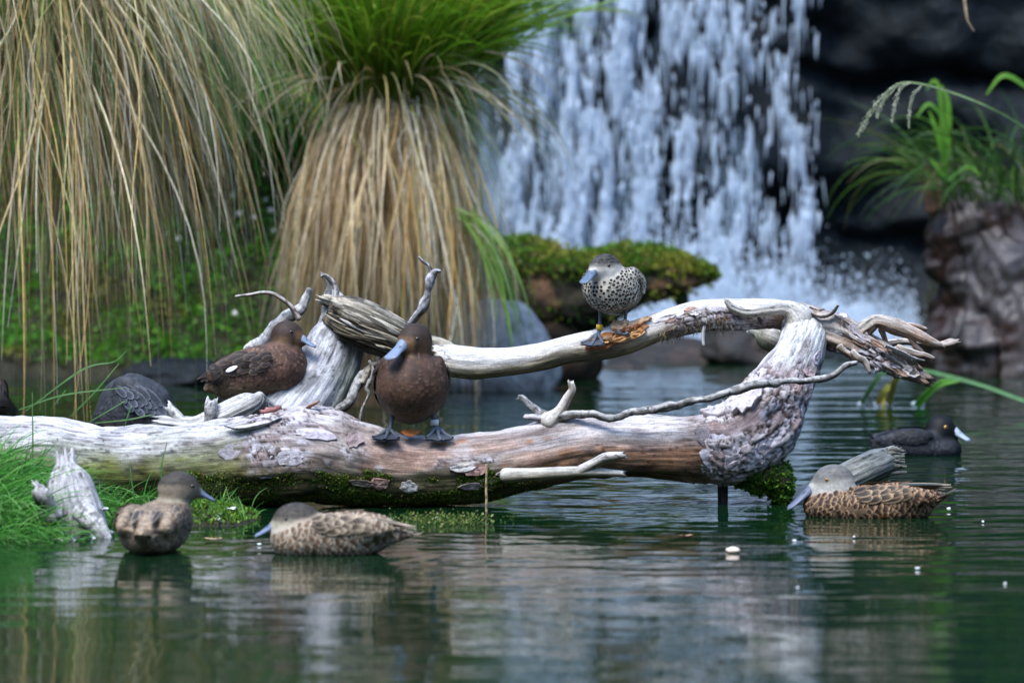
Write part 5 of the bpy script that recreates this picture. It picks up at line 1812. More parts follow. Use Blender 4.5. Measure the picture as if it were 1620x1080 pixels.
def teal_head(crown, cheek, chin, streak=0.5):
    crown, cheek, chin = c3(*crown), c3(*cheek), c3(*chin)
    def f(q, r, rs):
        z = q[:, 2] / r
        n_ = fbm(q * [0.10, 0.32, 0.32], 801, 3)
        cap_ = sst(0.02, 0.32, z + 0.10 * q[:, 0] / r * 0 + 0.06 * n_)
        st = sst(0.0, 0.25, fbm(q * [0.11, 0.6, 0.6], 803, 2))
        c = mixc(cheek, chin, sst(-0.1, -0.7, z))
        c = mixc(c, crown * (1 - 0.0 * n_)[:, None], cap_ * (0.90 + 0.10 * st))
        eyeline = np.exp(-((z - 0.12) / 0.14) ** 2) * sst(-0.4, 0.5, q[:, 0] / r)
        return mixc(c, crown * 0.8, 0.6 * eyeline) * (1 + 0.15 * n_)[:, None]
    return f


def plain(c0, c1, f=0.05, seed=811):
    c0, c1 = c3(*c0), c3(*c1)
    return lambda p, n_, rs: mixc(c0, c1, sst(-0.35, 0.35, n3f(p, f, seed, 4)))


def brown_head(base, cheek, face):
    base, cheek, face = c3(*base), c3(*cheek), c3(*face)
    def f(q, r, rs):
        n_ = fbm(q * 0.2, 821, 3)
        u = q / r
        c = mixc(base, cheek, sst(0.9, 0.2, np.hypot(u[:, 0] + 0.15, (u[:, 2] + 0.45) / 0.75)))
        c = mixc(c, face, sst(0.62, 0.9, u[:, 0]) * sst(0.45, 0.0, u[:, 2]) * 0.8)
        return c * (1 + 0.2 * n_)[:, None]
    return f


BLUE = (0.22, 0.28, 0.40)
UA = U(14.53)

# --- spotted teal on the bare branch -----------------------------------------
S = Sdf()
S.ell((-8, 0, 80), (62, 46, 35), pitch=20)
S.ell((22, 0, 82), (38, 45, 36))
S.cone((-45, 0, 64), (-92, 0, 58), 26, 6)
S.ell((-22, 33, 92), (56, 14, 24), pitch=16, k=7, g='w')
S.ell((-22, -33, 92), (56, 14, 24), pitch=16, k=7, g='w')
S.cone((30, -2, 98), (36, -6, 112), 29, 22, k=16, g='n')
S.ell((37, -7, 121), (28, 22.5, 22), yaw=-32, k=10, g='h')
_hm = rot_m(-32, 0)
_f = np.array([37, -7, 121]) + _hm @ np.array([20, 0, -4])
_f2 = np.array([37, -7, 121]) + _hm @ np.array([29, 0, -8])
S.cone(_f, _f2, 14, 9, k=8, g='h')
sty = dict(body=plain((0.52, 0.48, 0.40), (0.40, 0.36, 0.29)), head=teal_head((0.012, 0.011, 0.010), (0.46, 0.44, 0.39), (0.52, 0.50, 0.46)),
           lift=1.3, contour=spot_style((0.012, 0.011, 0.010), (0.56, 0.52, 0.43), 0.52), covert=feather_style((0.07, 0.06, 0.05), (0.46, 0.42, 0.34), 0.6, 0.8),
           long=feather_style((0.06, 0.055, 0.05), (0.30, 0.27, 0.22), 0.7, 0.9))
bill = dict(L=33, wb=9.5, wt=10.5, hb=11, ht=3.5, at=(28, 0, -9), pitch=-24, droop=2, col=(0.09, 0.13, 0.20), tip=(0.17, 0.22, 0.30))
spot_loc = P(969, 536, 14.50)
make_duck('teal', 'pale duck with black spots and a yellow leg ring, standing on the bare branch', spot_loc, UA * 0.95, -100, S,
          dict(c=(37, -7, 121), yaw=-32, pitch=0, r=25, bill=bill, eye=(0.55, 0.8, 0.12), eye_r=2.7, iris=(0.03, 0.015, 0.01)), sty, 901,
          wing=dict(line=[(18, 40, 106), (8, 44, 78), (-96, 14, 66)], step=13, len=52, w=6.5, rows=6),
          legs=[dict(hip=(-2, 22, 54), foot=(6, 21, 16), col=(0.16, 0.17, 0.18), r=3.0, size=32, fyaw=18, fpitch=-14, knee=(-3, 0, 0)),
                dict(hip=(0, -20, 54), foot=(8, -22, 2), col=(0.10, 0.115, 0.14), r=3.2, size=36, fyaw=-14, fpitch=-22, knee=(-2, 0, 0), band=(0.75, 0.47, 0.03), band_label='yellow plastic ring on the leg', band_t=0.66)],
          tail=((-80, 0, 60), (-112, 0, 56), 10, 5), floor=44, box=(-100, 82, -62, 62, 25, 150), spacing=6.4)

# --- brown duck standing on the log -------------------------------------------
UB = U(14.08)
S = Sdf()
S.ell((-8, 0, 76), (66, 55, 48), pitch=34)
S.ell((14, 0, 82), (46, 54, 47), pitch=10)
S.cone((-42, 0, 54), (-88, 0, 30), 34, 7)
S.ell((-22, 42, 90), (60, 14, 28), pitch=32, k=8, g='w')
S.ell((-22, -42, 90), (60, 14, 28), pitch=32, k=8, g='w')
S.cone((12, 2, 112), (12, 4, 136), 32, 20, k=18, g='n')
S.cone((12, 4, 134), (14, 4, 150), 20, 22, k=10, g='n')
S.ell((14, 4, 155), (29, 23.5, 27), yaw=-48, k=10, g='h')
_hm = rot_m(-48, 0)
_o = np.array([14, 4, 155.0])
S.cone(_o + _hm @ np.array([18, 0, -6]), _o + _hm @ np.array([27, 0, -10]), 15, 10, k=8, g='h')
brn = dict(body=lambda p, n_, rs: mixc(mixc(c3(0.045, 0.026, 0.018), c3(0.08, 0.043, 0.027), sst(-0.3, 0.4, n3f(p, 0.05, 831, 4))), c3(0.16, 0.115, 0.07), 0.6 * sst(62, 36, p[:, 2])),
           head=brown_head((0.038, 0.024, 0.018), (0.115, 0.065, 0.035), (0.17, 0.10, 0.05)),
           contour=lambda T, v, root, rs: mixc(mixc(c3(0.050, 0.029, 0.021), c3(0.085, 0.048, 0.033), sst(0.5, 0.95, np.maximum(np.abs(v), T))), c3(0.17, 0.125, 0.075), np.broadcast_to((0.6 * sst(58, 36, root[:, 2]))[:, None, None], T.shape)) * (1 + rs.normal(0, 0.16, (len(root), 1, 1, 1))),
           covert=feather_style((0.026, 0.022, 0.021), (0.10, 0.068, 0.05), 0.7, 0.95, 0.3), long=feather_style((0.03, 0.026, 0.025), (0.09, 0.07, 0.055), 0.75, 0.95))
bill = dict(L=40, wb=10, wt=13, hb=13, ht=4, at=(27, 0, -9), pitch=-22, droop=2, col=(0.17, 0.22, 0.31), tip=(0.22, 0.27, 0.37))
make_duck('scaup', 'dark brown duck with a white leg ring standing upright on the log, head turned', P(652, 692, 14.06), UB, -84, S,
          dict(c=(14, 4, 155), yaw=-48, pitch=0, r=27, bill=bill, eye=(0.62, 0.75, 0.16), eye_r=2.7, iris=(0.04, 0.025, 0.015)), brn, 902,
          wing=dict(line=[(8, 48, 112), (0, 54, 80), (-98, 18, 38)], step=14, len=60, w=8, rows=6),
          legs=[dict(hip=(-4, 33, 40), foot=(2, 38, 8), col=(0.11, 0.125, 0.15), r=4, size=38, fyaw=6, fpitch=-18, band=(0.75, 0.76, 0.78), band_label='white ring on the leg', band_t=0.5),
                dict(hip=(-4, -30, 40), foot=(2, -36, 6), col=(0.05, 0.06, 0.08), r=4, size=38, fyaw=-16, fpitch=-12)],
          tail=((-74, 0, 36), (-104, 0, 24), 12, 6), floor=22, box=(-100, 76, -75, 75, 10, 190), spacing=8.5)

# --- brown duck with white wing patch beside the stump -------------------------
UC = U(14.62)
def brown_side():
    S = Sdf()
    S.ell((-8, 0, 52), (74, 44, 40), pitch=16)
    S.ell((32, 0, 60), (38, 41, 40))
    S.cone((-45, 0, 42), (-88, 0, 27), 28, 6)
    S.ell((-22, 30, 66), (64, 14, 25), pitch=18, k=8, g='w')
    S.ell((-22, -30, 66), (64, 14, 25), pitch=18, k=8, g='w')
    S.cone((34, 0, 82), (38, 0, 102), 27, 18, k=18, g='n')
    S.ell((40, 0, 113), (25, 20.5, 22.5), k=10, g='h')
    S.cone((56, 0, 108), (65, 0, 104), 12.5, 8.5, k=8, g='h')
    return S


brn2 = dict(brn)
brn2['body'] = lambda p, n_, rs: mixc(mixc(c3(0.060, 0.036, 0.028), c3(0.115, 0.062, 0.042), sst(-0.3, 0.4, n3f(p, 0.05, 833, 4))), c3(0.19, 0.135, 0.075), 0.85 * sst(46, 22, p[:, 2]))
brn2['contour'] = lambda T, v, root, rs: mixc(mixc(c3(0.065, 0.040, 0.032), c3(0.13, 0.075, 0.052), sst(0.5, 0.95, np.maximum(np.abs(v), T))), c3(0.20, 0.145, 0.085), np.broadcast_to((0.75 * sst(44, 22, root[:, 2]))[:, None, None], T.shape)) * (1 + rs.normal(0, 0.2, (len(root), 1, 1, 1)))
bill2 = dict(L=26, wb=8, wt=9.5, hb=9.5, ht=3, at=(24, 0, -8), pitch=-20, droop=1.5, col=(0.18, 0.23, 0.32), tip=(0.24, 0.29, 0.38))
hc = dict(c=(40, 0, 113), yaw=-6, pitch=0, r=23, bill=bill2, eye=(0.5, 0.8, 0.25), eye_r=2.6, iris=(0.04, 0.03, 0.02))
lgc = [dict(hip=(-2, -16, 24), foot=(8, -30, 6), col=(0.09, 0.10, 0.12), r=3.4, size=30, fyaw=-20, fpitch=-20),
       dict(hip=(-38, 14, 26), foot=(-66, 8, 6), col=(0.30, 0.29, 0.28), r=3.4, size=26, fyaw=168, fpitch=-12)]
make_duck('scaup', 'brown duck with a white wing patch resting against the silver stump', P(415, 642, 14.6), UC, -6, brown_side(), hc, brn2, 903,
          wing=dict(line=[(22, 36, 84), (12, 42, 58), (-104, 9, 38)], step=14, len=58, w=7.5, rows=6, patch=(-38, 40, 62)),
          legs=lgc, tail=((-76, 0, 28), (-110, 0, 18), 9, 5), floor=8, box=(-100, 84, -60, 60, 0, 145), spacing=7.5)
make_duck('scaup', 'brown duck behind the log, cut off by the picture edge, facing the far bank', P(-36, 690, 14.75), U(14.75), 95, brown_side(), dict(hc), brn2, 904,
          wing=dict(line=[(22, 36, 84), (12, 42, 58), (-92, 12, 42)], step=14, len=54, w=7.5, rows=6),
          tail=((-76, 0, 30), (-102, 0, 22), 9, 5), floor=8, box=(-100, 84, -60, 60, 0, 145), spacing=9)

# --- grey duck dabbling behind the log, head under ------------------------------
S = Sdf()
S.ell((2, 0, 36), (56, 48, 54), pitch=20)
S.cone((-30, 0, 34), (-78, 0, -16), 34, 7, k=20)
S.ell((-20, 36, 42), (62, 14, 30), pitch=44, k=9, g='w')
S.ell((-20, -36, 42), (62, 14, 30), pitch=44, k=9, g='w')
S.cone((40, 0, 18), (68, 0, -18), 26, 18, k=16, g='n')
S.ell((74, 0, -28), (25, 20, 22), pitch=-60, k=10, g='h')
gry = dict(body=lambda p, n_, rs: mixc(mixc(c3(0.03, 0.034, 0.04), c3(0.05, 0.054, 0.062), sst(-0.3, 0.4, n3f(p, 0.05, 841, 4))), c3(0.12, 0.085, 0.065), 0.7 * sst(30, 5, p[:, 2])),
           head=brown_head((0.02, 0.02, 0.022), (0.03, 0.03, 0.03), (0.03, 0.03, 0.03)),
           contour=feather_style((0.034, 0.037, 0.043), (0.04, 0.043, 0.05), 0.6, 0.95, 0.12), covert=feather_style((0.035, 0.042, 0.054), (0.12, 0.135, 0.16), 0.7, 0.95, 0.25), long=feather_style((0.04, 0.05, 0.066), (0.17, 0.19, 0.225), 0.6, 0.95))
make_duck('scaup', 'dark grey duck bent over behind the log with its head hidden', P(213, 682, 14.85), U(14.85), 176, S,
          dict(c=(74, 0, -28), yaw=0, pitch=-60, r=23, bill=dict(bill2, at=(24, 0, -4)), eye=(0.5, 0.8, 0.2), eye_r=2.5, iris=(0.04, 0.03, 0.02)), gry, 905,
          wing=dict(line=[(22, 44, 76), (2, 50, 40), (-84, 14, -18)], step=12, len=58, w=8.5, rows=6),
          tail=((-66, 0, -4), (-92, 0, -34), 9, 5), floor=-30, box=(-95, 104, -70, 70, -60, 100), spacing=9)

# --- teal seen from behind at the turf -------------------------------------------
UF = U(12.95)
S = Sdf()
S.ell((-6, 0, 30), (84, 54, 38), pitch=6)
S.ell((44, 0, 34), (38, 46, 36))
S.cone((-60, 0, 30), (-110, 0, 32), 30, 8)
S.ell((-26, 34, 46), (70, 18, 24), pitch=4, k=9, g='w')
S.ell((-26, -34, 46), (70, 18, 24), pitch=4, k=9, g='w')
S.cone((46, -20, 52), (46, -26, 80), 30, 20, k=16, g='n')
S.ell((47, -29, 92), (33, 26, 26), yaw=-62, k=10, g='h')
_hm = rot_m(-62, 0)
_o = np.array([47, -29, 92.0])
S.cone(_o + _hm @ np.array([20, 0, -5]), _o + _hm @ np.array([31, 0, -9]), 14, 9, k=8, g='h')
tl = dict(body=plain((0.23, 0.18, 0.13), (0.15, 0.11, 0.08)), head=teal_head((0.035, 0.03, 0.025), (0.22, 0.185, 0.14), (0.26, 0.23, 0.17)),
          contour=feather_style((0.11, 0.08, 0.055), (0.34, 0.26, 0.18), 0.55, 0.85, 0.15), covert=feather_style((0.085, 0.066, 0.052), (0.32, 0.25, 0.175), 0.72, 0.94, 0.2),
          long=feather_style((0.05, 0.04, 0.033), (0.32, 0.25, 0.18), 0.66, 0.92), fsize=1.15)
billt = dict(L=33, wb=9, wt=10, hb=10.5, ht=3.5, at=(30, 0, -9), pitch=-20, droop=2, col=(0.14, 0.18, 0.27), tip=(0.25, 0.30, 0.4))
make_duck('teal', 'mottled brown duck seen from behind at the turf edge, head turned right', WP(245, 868), UF, 84, S,
          dict(c=(47, -29, 92), yaw=-62, pitch=0, r=30, bill=billt, eye=(0.55, 0.8, 0.15), eye_r=3.0, iris=(0.03, 0.015, 0.01)), tl, 906,
          wing=dict(line=[(28, 42, 62), (18, 52, 36), (-118, 16, 46)], step=16, len=70, w=10, rows=6),
          tail=((-95, 0, 30), (-138, 0, 36), 14, 7), floor=-4, box=(-122, 96, -75, 75, -15, 132), spacing=9.5)

# --- teal swimming to the left ------------------------------------------------------
UG = U(12.72)
S = Sdf()
S.ell((-8, 0, 24), (80, 48, 38), pitch=2)
S.ell((48, 0, 20), (42, 42, 32))
S.cone((-58, 0, 26), (-130, 0, 30), 28, 4)
S.ell((-26, 34, 40), (74, 14, 22), pitch=-2, k=8, g='w')
S.ell((-26, -34, 40), (74, 14, 22), pitch=-2, k=8, g='w')
S.cone((52, 0, 30), (50, 0, 44), 33, 27, k=18, g='n')
S.ell((51, 0, 50), (37, 28, 29), yaw=6, k=10, g='h')
S.cone((72, 1, 44), (84, 2, 40), 16, 10, k=8, g='h')
tg = dict(body=plain((0.38, 0.33, 0.26), (0.27, 0.21, 0.15)), head=teal_head((0.025, 0.021, 0.018), (0.36, 0.32, 0.24), (0.50, 0.48, 0.42)),
          lift=1.2, contour=spot_style((0.12, 0.07, 0.04), (0.46, 0.39, 0.30), 0.46, 0.12), covert=feather_style((0.06, 0.045, 0.034), (0.38, 0.30, 0.21), 0.66, 0.92, 0.25),
          long=feather_style((0.08, 0.06, 0.045), (0.44, 0.35, 0.25), 0.55, 0.88), fsize=1.3)
make_duck('teal', 'spotted buff duck swimming left in front of the log', WP(520, 874), UG, 177, S,
          dict(c=(51, 0, 50), yaw=6, pitch=0, r=32, bill=dict(billt, L=36, at=(33, 0, -9)), eye=(0.5, 0.82, 0.18), eye_r=3.0, iris=(0.03, 0.015, 0.01)), tg, 907,
          wing=dict(line=[(26, 40, 60), (14, 46, 36), (-142, 9, 37)], step=15, len=70, w=9, rows=6),
          tail=((-110, 0, 27), (-150, 0, 33), 9, 5), floor=-6, box=(-142, 102, -66, 66, -20, 92), spacing=9.5)

# --- shoveler-like duck swimming at the right --------------------------------------
UH = U(13.9)
S = Sdf()
S.ell((-10, 0, 14), (88, 49, 34), pitch=0)
S.ell((58, 0, 15), (42, 42, 28))
S.cone((-66, 0, 18), (-122, 0, 34), 26, 4)
S.ell((-32, 32, 30), (76, 15, 19), pitch=-4, k=7, g='w')
S.ell((-32, -32, 30), (76, 15, 19), pitch=-4, k=7, g='w')
S.cone((58, 0, 24), (55, 2, 44), 31, 24, k=16, g='n')
S.ell((53, 3, 54), (33, 26, 27.5), yaw=12, pitch=-4, k=10, g='h')
_hm = rot_m(12, -4)
_o = np.array([53, 3, 54.0])
S.cone(_o + _hm @ np.array([20, 0, -4]), _o + _hm @ np.array([32, 0, -8]), 15, 10, k=8, g='h')
sh = dict(body=plain((0.20, 0.13, 0.08), (0.12, 0.08, 0.05)), head=teal_head((0.11, 0.105, 0.10), (0.40, 0.39, 0.35), (0.50, 0.49, 0.45)),
          lift=1.2, contour=feather_style((0.030, 0.017, 0.012), (0.40, 0.25, 0.14), 0.74, 0.92, 0.15), covert=feather_style((0.028, 0.024, 0.02), (0.34, 0.23, 0.14), 0.72, 0.92, 0.3),
          long=feather_style((0.022, 0.034, 0.036), (0.36, 0.29, 0.21), 0.72, 0.92), fsize=1.25)
make_duck('shoveler', 'grey-headed duck with dark scaly flanks and a long bill, swimming before the splintered log end', WP(1372, 816), UH, 174, S,
          dict(c=(53, 3, 54), yaw=12, pitch=-4, r=29, bill=dict(L=54, wb=9.5, wt=13.5, hb=12, ht=4, at=(31, 0, -9), pitch=-30, droop=1, col=(0.13, 0.15, 0.21), tip=(0.16, 0.19, 0.26)),
               eye=(0.52, 0.82, 0.22), eye_r=3.2, iris=(0.42, 0.20, 0.04)), sh, 908,
          wing=dict(line=[(20, 40, 46), (10, 46, 26), (-134, 9, 46)], step=15, len=74, w=9, rows=5),
          tail=((-106, 0, 28), (-140, 0, 46), 10, 5), floor=-8, box=(-136, 102, -66, 66, -24, 92), spacing=8.0)

# --- black scaup farther out ---------------------------------------------------------
UI = U(16.3)
S = Sdf()
S.ell((-10, 0, 10), (66, 37, 25), pitch=-2)
S.ell((36, 0, 7), (30, 30, 21))
S.cone((-50, 0, 16), (-72, 0, 24), 20, 7)
S.ell((-16, 22, 24), (50, 13, 15), pitch=2, k=6, g='w')
S.ell((-16, -22, 24), (50, 13, 15), pitch=2, k=6, g='w')
S.cone((32, 0, 14), (31, 0, 30), 23, 19.5, k=12, g='n')
S.ell((32, 0, 40), (24, 20, 22.5), yaw=-8, k=9, g='h')
S.cone((46, -2, 36), (54, -3, 33), 12, 8.5, k=7, g='h')
bk_ = dict(body=lambda p, n_, rs: mixc(c3(0.013, 0.015, 0.019), c3(0.025, 0.027, 0.033), sst(-0.3, 0.4, n3f(p, 0.06, 851, 4))),
           head=lambda q, r, rs: np.broadcast_to(c3(0.003, 0.004, 0.005), q.shape) * (1 + 0.3 * fbm(q * 0.2, 852, 2))[:, None],
           contour=feather_style((0.014, 0.016, 0.021), (0.032, 0.035, 0.042), 0.6, 0.95, 0.12), covert=feather_style((0.008, 0.009, 0.011), (0.022, 0.024, 0.029), 0.7, 0.95), long=feather_style((0.008, 0.009, 0.01), (0.04, 0.04, 0.046), 0.75, 0.95))
make_duck('scaup', 'black duck with a yellow eye swimming beyond the log end', WP(1455, 718), UI, -8, S,
          dict(c=(32, 0, 40), yaw=-8, pitch=0, r=23, bill=dict(L=28, wb=8.5, wt=10.5, hb=10.5, ht=3.5, at=(23, 0, -6), pitch=-20, droop=1.5, col=(0.33, 0.40, 0.50), tip=(0.36, 0.43, 0.53)),
               eye=(0.55, 0.8, 0.22), eye_r=2.9, iris=(0.72, 0.33, 0.02)), bk_, 909,
          wing=dict(line=[(20, 28, 34), (14, 32, 20), (-70, 10, 24)], step=11, len=44, w=7, rows=5),
          tail=((-66, 0, 20), (-86, 0, 42), 9, 5), floor=-6, box=(-84, 70, -50, 50, -18, 72), spacing=7.5)

# ------------------------------------------------------------------ small plants, loose bits and litter
r8 = np.random.default_rng(88)
# turf at the lower left
tg_ = thing('grass_clump', 'bright green grass clump at the water edge left of the broken stump', 'grass', P(20, 860, 13.1))
b = Bag()
n = 950
rx = r8.uniform(-60, 62, n)
ry = r8.uniform(12.95, 13.6, n)
root = np.stack([[*P(a, 800, d)][:2] + [0.0] for a, d in zip(rx, ry)])
root[:, 2] = near_z(root[:, 0], root[:, 1]) - 0.01
blades(b, root, r8.normal(-0.5, 0.9, n), r8.uniform(R(35), R(88), n), r8.uniform(R(-75), R(20), n), r8.uniform(0.14, 0.40, n), r8.uniform(0.0035, 0.007, n),
       pal(n, [(0.03, 0.13, 0.015), (0.06, 0.2, 0.02)], [1, 1], rs=r8), pal(n, [(0.07, 0.28, 0.04), (0.12, 0.34, 0.06), (0.22, 0.4, 0.12)], [3, 3, 1], rs=r8), 1.0, 8, 0.12, r8)
b.build('leaves', BLADE, tg_)['kind'] = 'stuff'
tg2 = thing('grass_clump', 'fine grass tufts growing against the log behind the broken stump', 'grass', P(60, 780, 13.9))
b = Bag()
n = 800
rx = r8.uniform(-40, 150, n)
ry = r8.uniform(13.55, 13.98, n)
root = np.stack([[*P(a, 800, d)][:2] + [0.0] for a, d in zip(rx, ry)])
root[:, 2] = near_z(root[:, 0], root[:, 1]) - 0.01
blades(b, root, r8.uniform(0, 6.28, n), r8.uniform(R(50), R(89), n), r8.uniform(R(-30), R(70), n), r8.uniform(0.10, 0.30, n) * (1 - 0.35 * sst(20, 140, rx)), r8.uniform(0.0025, 0.005, n),
       pal(n, [(0.03, 0.12, 0.015), (0.06, 0.18, 0.02)], [1, 1], rs=r8), pal(n, [(0.06, 0.24, 0.04), (0.11, 0.27, 0.05)], [1, 1], rs=r8), 1.0, 8, 0.12, r8)
b.build('leaves', BLADE, tg2)['kind'] = 'stuff'
tg3 = thing('grass_clump', 'spreading grass between the broken stump and the duck seen from behind', 'grass', P(190, 830, 13.5))
b = Bag()
n = 420
rx = r8.uniform(140, 250, n)
ry = r8.uniform(13.3, 13.9, n)
root = np.stack([[*P(a, 800, d)][:2] + [0.0] for a, d in zip(rx, ry)])
root[:, 2] = near_z(root[:, 0], root[:, 1]) - 0.01
blades(b, root, r8.uniform(0, 6.28, n), r8.uniform(R(20), R(80), n), r8.uniform(R(-40), R(30), n), r8.uniform(0.08, 0.24, n), r8.uniform(0.003, 0.006, n),
       pal(n, [(0.03, 0.12, 0.015), (0.06, 0.2, 0.02)], [1, 1], rs=r8), pal(n, [(0.06, 0.24, 0.03), (0.14, 0.32, 0.06)], [1, 1], rs=r8), 1.0, 8, 0.12, r8)
b.build('leaves', BLADE, tg3)['kind'] = 'stuff'
# mossy turf islet below the log
b = Bag()
m = 9000
qx = r8.uniform(-1.5, -0.68, m)
qy = r8.uniform(13.3, 13.95, m)
qz = near_z(qx, qy)
keep = qz > 0.004
pts = np.stack([qx, qy, qz], -1)[keep]
m = len(pts)
leaves(b, pts, np.tile([0, -0.2, 1.0], (m, 1)), 0.013, pal(m, [(0.10, 0.22, 0.02), (0.16, 0.28, 0.03), (0.05, 0.14, 0.02)], [2, 2, 1], rs=r8), r8, 0.3)
n = 170
ii = r8.integers(0, m, n)
blades(b, pts[ii], r8.uniform(0, 6.28, n), r8.uniform(R(30), R(85), n), r8.uniform(R(-20), R(60), n), r8.uniform(0.03, 0.11, n), r8.uniform(0.002, 0.004, n),
       pal(n, [(0.06, 0.2, 0.03)], [1], rs=r8), pal(n, [(0.10, 0.30, 0.05), (0.2, 0.32, 0.06)], [1, 1], rs=r8), 1.0, 6, 0.15, r8)
tag(b.build('turf_moss', LEAF), kind='stuff')
# a few low weeds at the water line right of the swimming duck
b = Bag()
m = 900
c0 = np.stack([r8.normal(0, 1, m), r8.normal(0, 1, m)], -1)
cen = WP(690, 832)
pts = np.stack([cen[0] + 0.09 * c0[:, 0], cen[1] + 0.10 * c0[:, 1] + 0.15, np.abs(r8.normal(0, 0.008, m))], -1)
leaves(b, pts, np.tile([0, 0, 1.0], (m, 1)), 0.009, pal(m, [(0.12, 0.17, 0.03), (0.06, 0.12, 0.02), (0.2, 0.2, 0.06)], [2, 2, 1], rs=r8), r8, 0.2)
tag(b.build('water_weed', LEAF), kind='stuff')


def ribbon(name, st, colr, parent=None, mat=None, seed=0, fold=0.35):
    """one broad leaf along stations (px, py, depth, half width px), folded along its midrib, with thickness"""
    q = catmull(np.array([[*P(a, b_, d), w * U(d)] for a, b_, d, w in st]), 0.012)
    Tn = nrm(np.gradient(q[:, :3], axis=0))
    sd = nrm(np.cross(Tn, np.array([0.0, -1.0, 0.35])))
    nn_ = np.cross(sd, Tn)
    k = np.array([-1, -0.5, 0, 0.5, 1.0])
    top = q[:, None, :3] + sd[:, None] * (k[None, :, None] * q[:, 3][:, None, None]) + nn_[:, None] * (np.abs(k)[None, :, None] * q[:, 3][:, None, None] * fold)
    V_ = np.concatenate([top, top[:, ::-1] - nn_[:, None] * 0.0008], 1)
    t = np.linspace(0, 1, len(q))
    colr = np.asarray(colr, float)
    cc = colr if colr.ndim == 1 else mixc(colr[0], colr[1], t)
    cc = np.repeat(np.broadcast_to(cc, (len(q), 3))[:, None], 10, 1)
    o = mesh(name, V_, grid_faces(len(q), 10, True), mat or BLADE, parent, col=cc.reshape(-1, 3))
    return o


# rush stems leaning over the left end of the log
rs_ = thing('rush', 'slender green rush stems leaning across the left end of the log', 'rush', P(120, 690, 14.0))
for st in ([(40, 650, 14.05, 1.5), (130, 585, 14.05, 2.4), (180, 572, 14.05, 1.2), (200, 555, 14.05, 1)], [(110, 660, 14.1, 1.5), (150, 620, 14.1, 2.2), (188, 575, 14.1, 1.2)],
           [(30, 648, 14.0, 1.5), (100, 625, 14.0, 2.2), (195, 613, 14.0, 1)], [(80, 648, 14.05, 1), (104, 617, 14.05, 1.5)], [(140, 668, 14.0, 1.2), (198, 634, 14.0, 1.6)],
           [(150, 669, 14.0, 1.3), (200, 664, 14.0, 1.8), (240, 656, 14.0, 1.2)], [(197, 675, 14.0, 1.2), (203, 655, 14.0, 1.8), (208, 640, 14.0, 1)],
           [(52, 800, 13.7, 1.4), (52, 700, 13.7, 2), (51, 620, 13.7, 1)], [(262, 790, 13.6, 1.5), (255, 745, 13.6, 2), (264, 700, 13.6, 1)], [(215, 800, 13.6, 1.5), (208, 760, 13.6, 2), (205, 730, 13.6, 1)]):
    ribbon('stem', [(a, b_, d, w * 0.62) for a, b_, d, w in st], [(0.06, 0.17, 0.04), (0.13, 0.27, 0.09)], rs_, fold=0.6)

# bent reed leaves dipping into the pool at the right
rd = thing('reed', 'bent green reed leaf arching over the pool with its tips dipping in the water', 'reed', WP(1362, 640))
ribbon('leaf', [(1760, 672, 18.2, 3.4), (1690, 654, 18.3, 3.4), (1620, 634, 18.4, 3.4), (1560, 612, 18.5, 3.4), (1500, 595, 18.6, 3.4), (1462, 587, 18.7, 3.4), (1420, 585, 18.8, 3.4), (1397, 590, 18.85, 3.4), (1380, 610, 18.9, 4), (1361, 642, 19.0, 3)], [(0.05, 0.17, 0.05), (0.10, 0.23, 0.09)], rd)
ribbon('leaf', [(1520, 600, 18.65, 4), (1490, 607, 18.7, 6), (1470, 622, 18.8, 7), (1450, 643, 18.9, 6)], [(0.12, 0.32, 0.06), (0.06, 0.26, 0.02)], rd)
rd2 = thing('reed', 'yellowed broken reed stalks standing in the pool below the broken branch', 'reed', WP(1395, 640))
for st in ([(1432, 590, 18.8, 4), (1418, 600, 18.85, 5), (1411, 618, 18.9, 5), (1407, 642, 18.95, 4)], [(1415, 608, 18.9, 3), (1400, 618, 18.9, 5), (1388, 640, 18.95, 4)], [(1408, 605, 18.95, 3), (1399, 625, 19.0, 4), (1396, 643, 19.0, 3)]):
    ribbon('stalk', st, [(0.30, 0.30, 0.05), (0.36, 0.30, 0.06)], rd2)


def blob(name, c, rad, mat, colr, label, cat, group=None, seed=0):
    u, v = np.meshgrid(np.arange(12) / 12 * 2 * np.pi, np.linspace(0.05, np.pi - 0.05, 8), indexing='ij')
    d = np.stack([np.cos(u) * np.sin(v), np.sin(u) * np.sin(v), np.cos(v)], -1)
    d = d * (1 + 0.25 * fbm(d * 2.0, seed, 2))[..., None]
    V_ = (d * np.array(rad)).transpose(1, 0, 2).reshape(-1, 3)
    o = mesh(name, V_, [grid_faces(8, 12, True)[:, ::-1], np.arange(12)[None], (84 + np.arange(12))[None, ::-1]], mat, col=c3(*colr))
    o.location = tuple(float(q) for q in c)
    return tag(o, label, cat, group)


for i, px_s in enumerate((1361, 1388, 1407, 1452)):
    blob('foam_fleck', WP(px_s, 641) + c3(0, -0.02, 0.008), (0.017 if i < 3 else 0.03, 0.016, 0.011), FOAM, (0.8, 0.85, 0.9), 'white foam fleck caught where a reed enters the pool', 'foam', 'foam flecks at the reeds', 500 + i)

# seed head nodding in front of the dark cliff
gs = thing('seeding_grass', 'long arching grass stem with a drooping pale seed head before the dark cliff', 'grass', P(1700, 260, 16.6))
ribbon('stalk', [(1760, 330, 16.9, 2.5), (1690, 250, 16.8, 2.5), (1616, 199, 16.7, 2.4), (1560, 168, 16.6, 2.3), (1500, 145, 16.6, 2.2), (1450, 132, 16.6, 2), (1420, 134, 16.6, 2), (1395, 155, 16.6, 1.6), (1372, 186, 16.6, 1.2), (1359, 212, 16.6, 0.8)], [(0.07, 0.19, 0.06), (0.16, 0.22, 0.10)], gs)


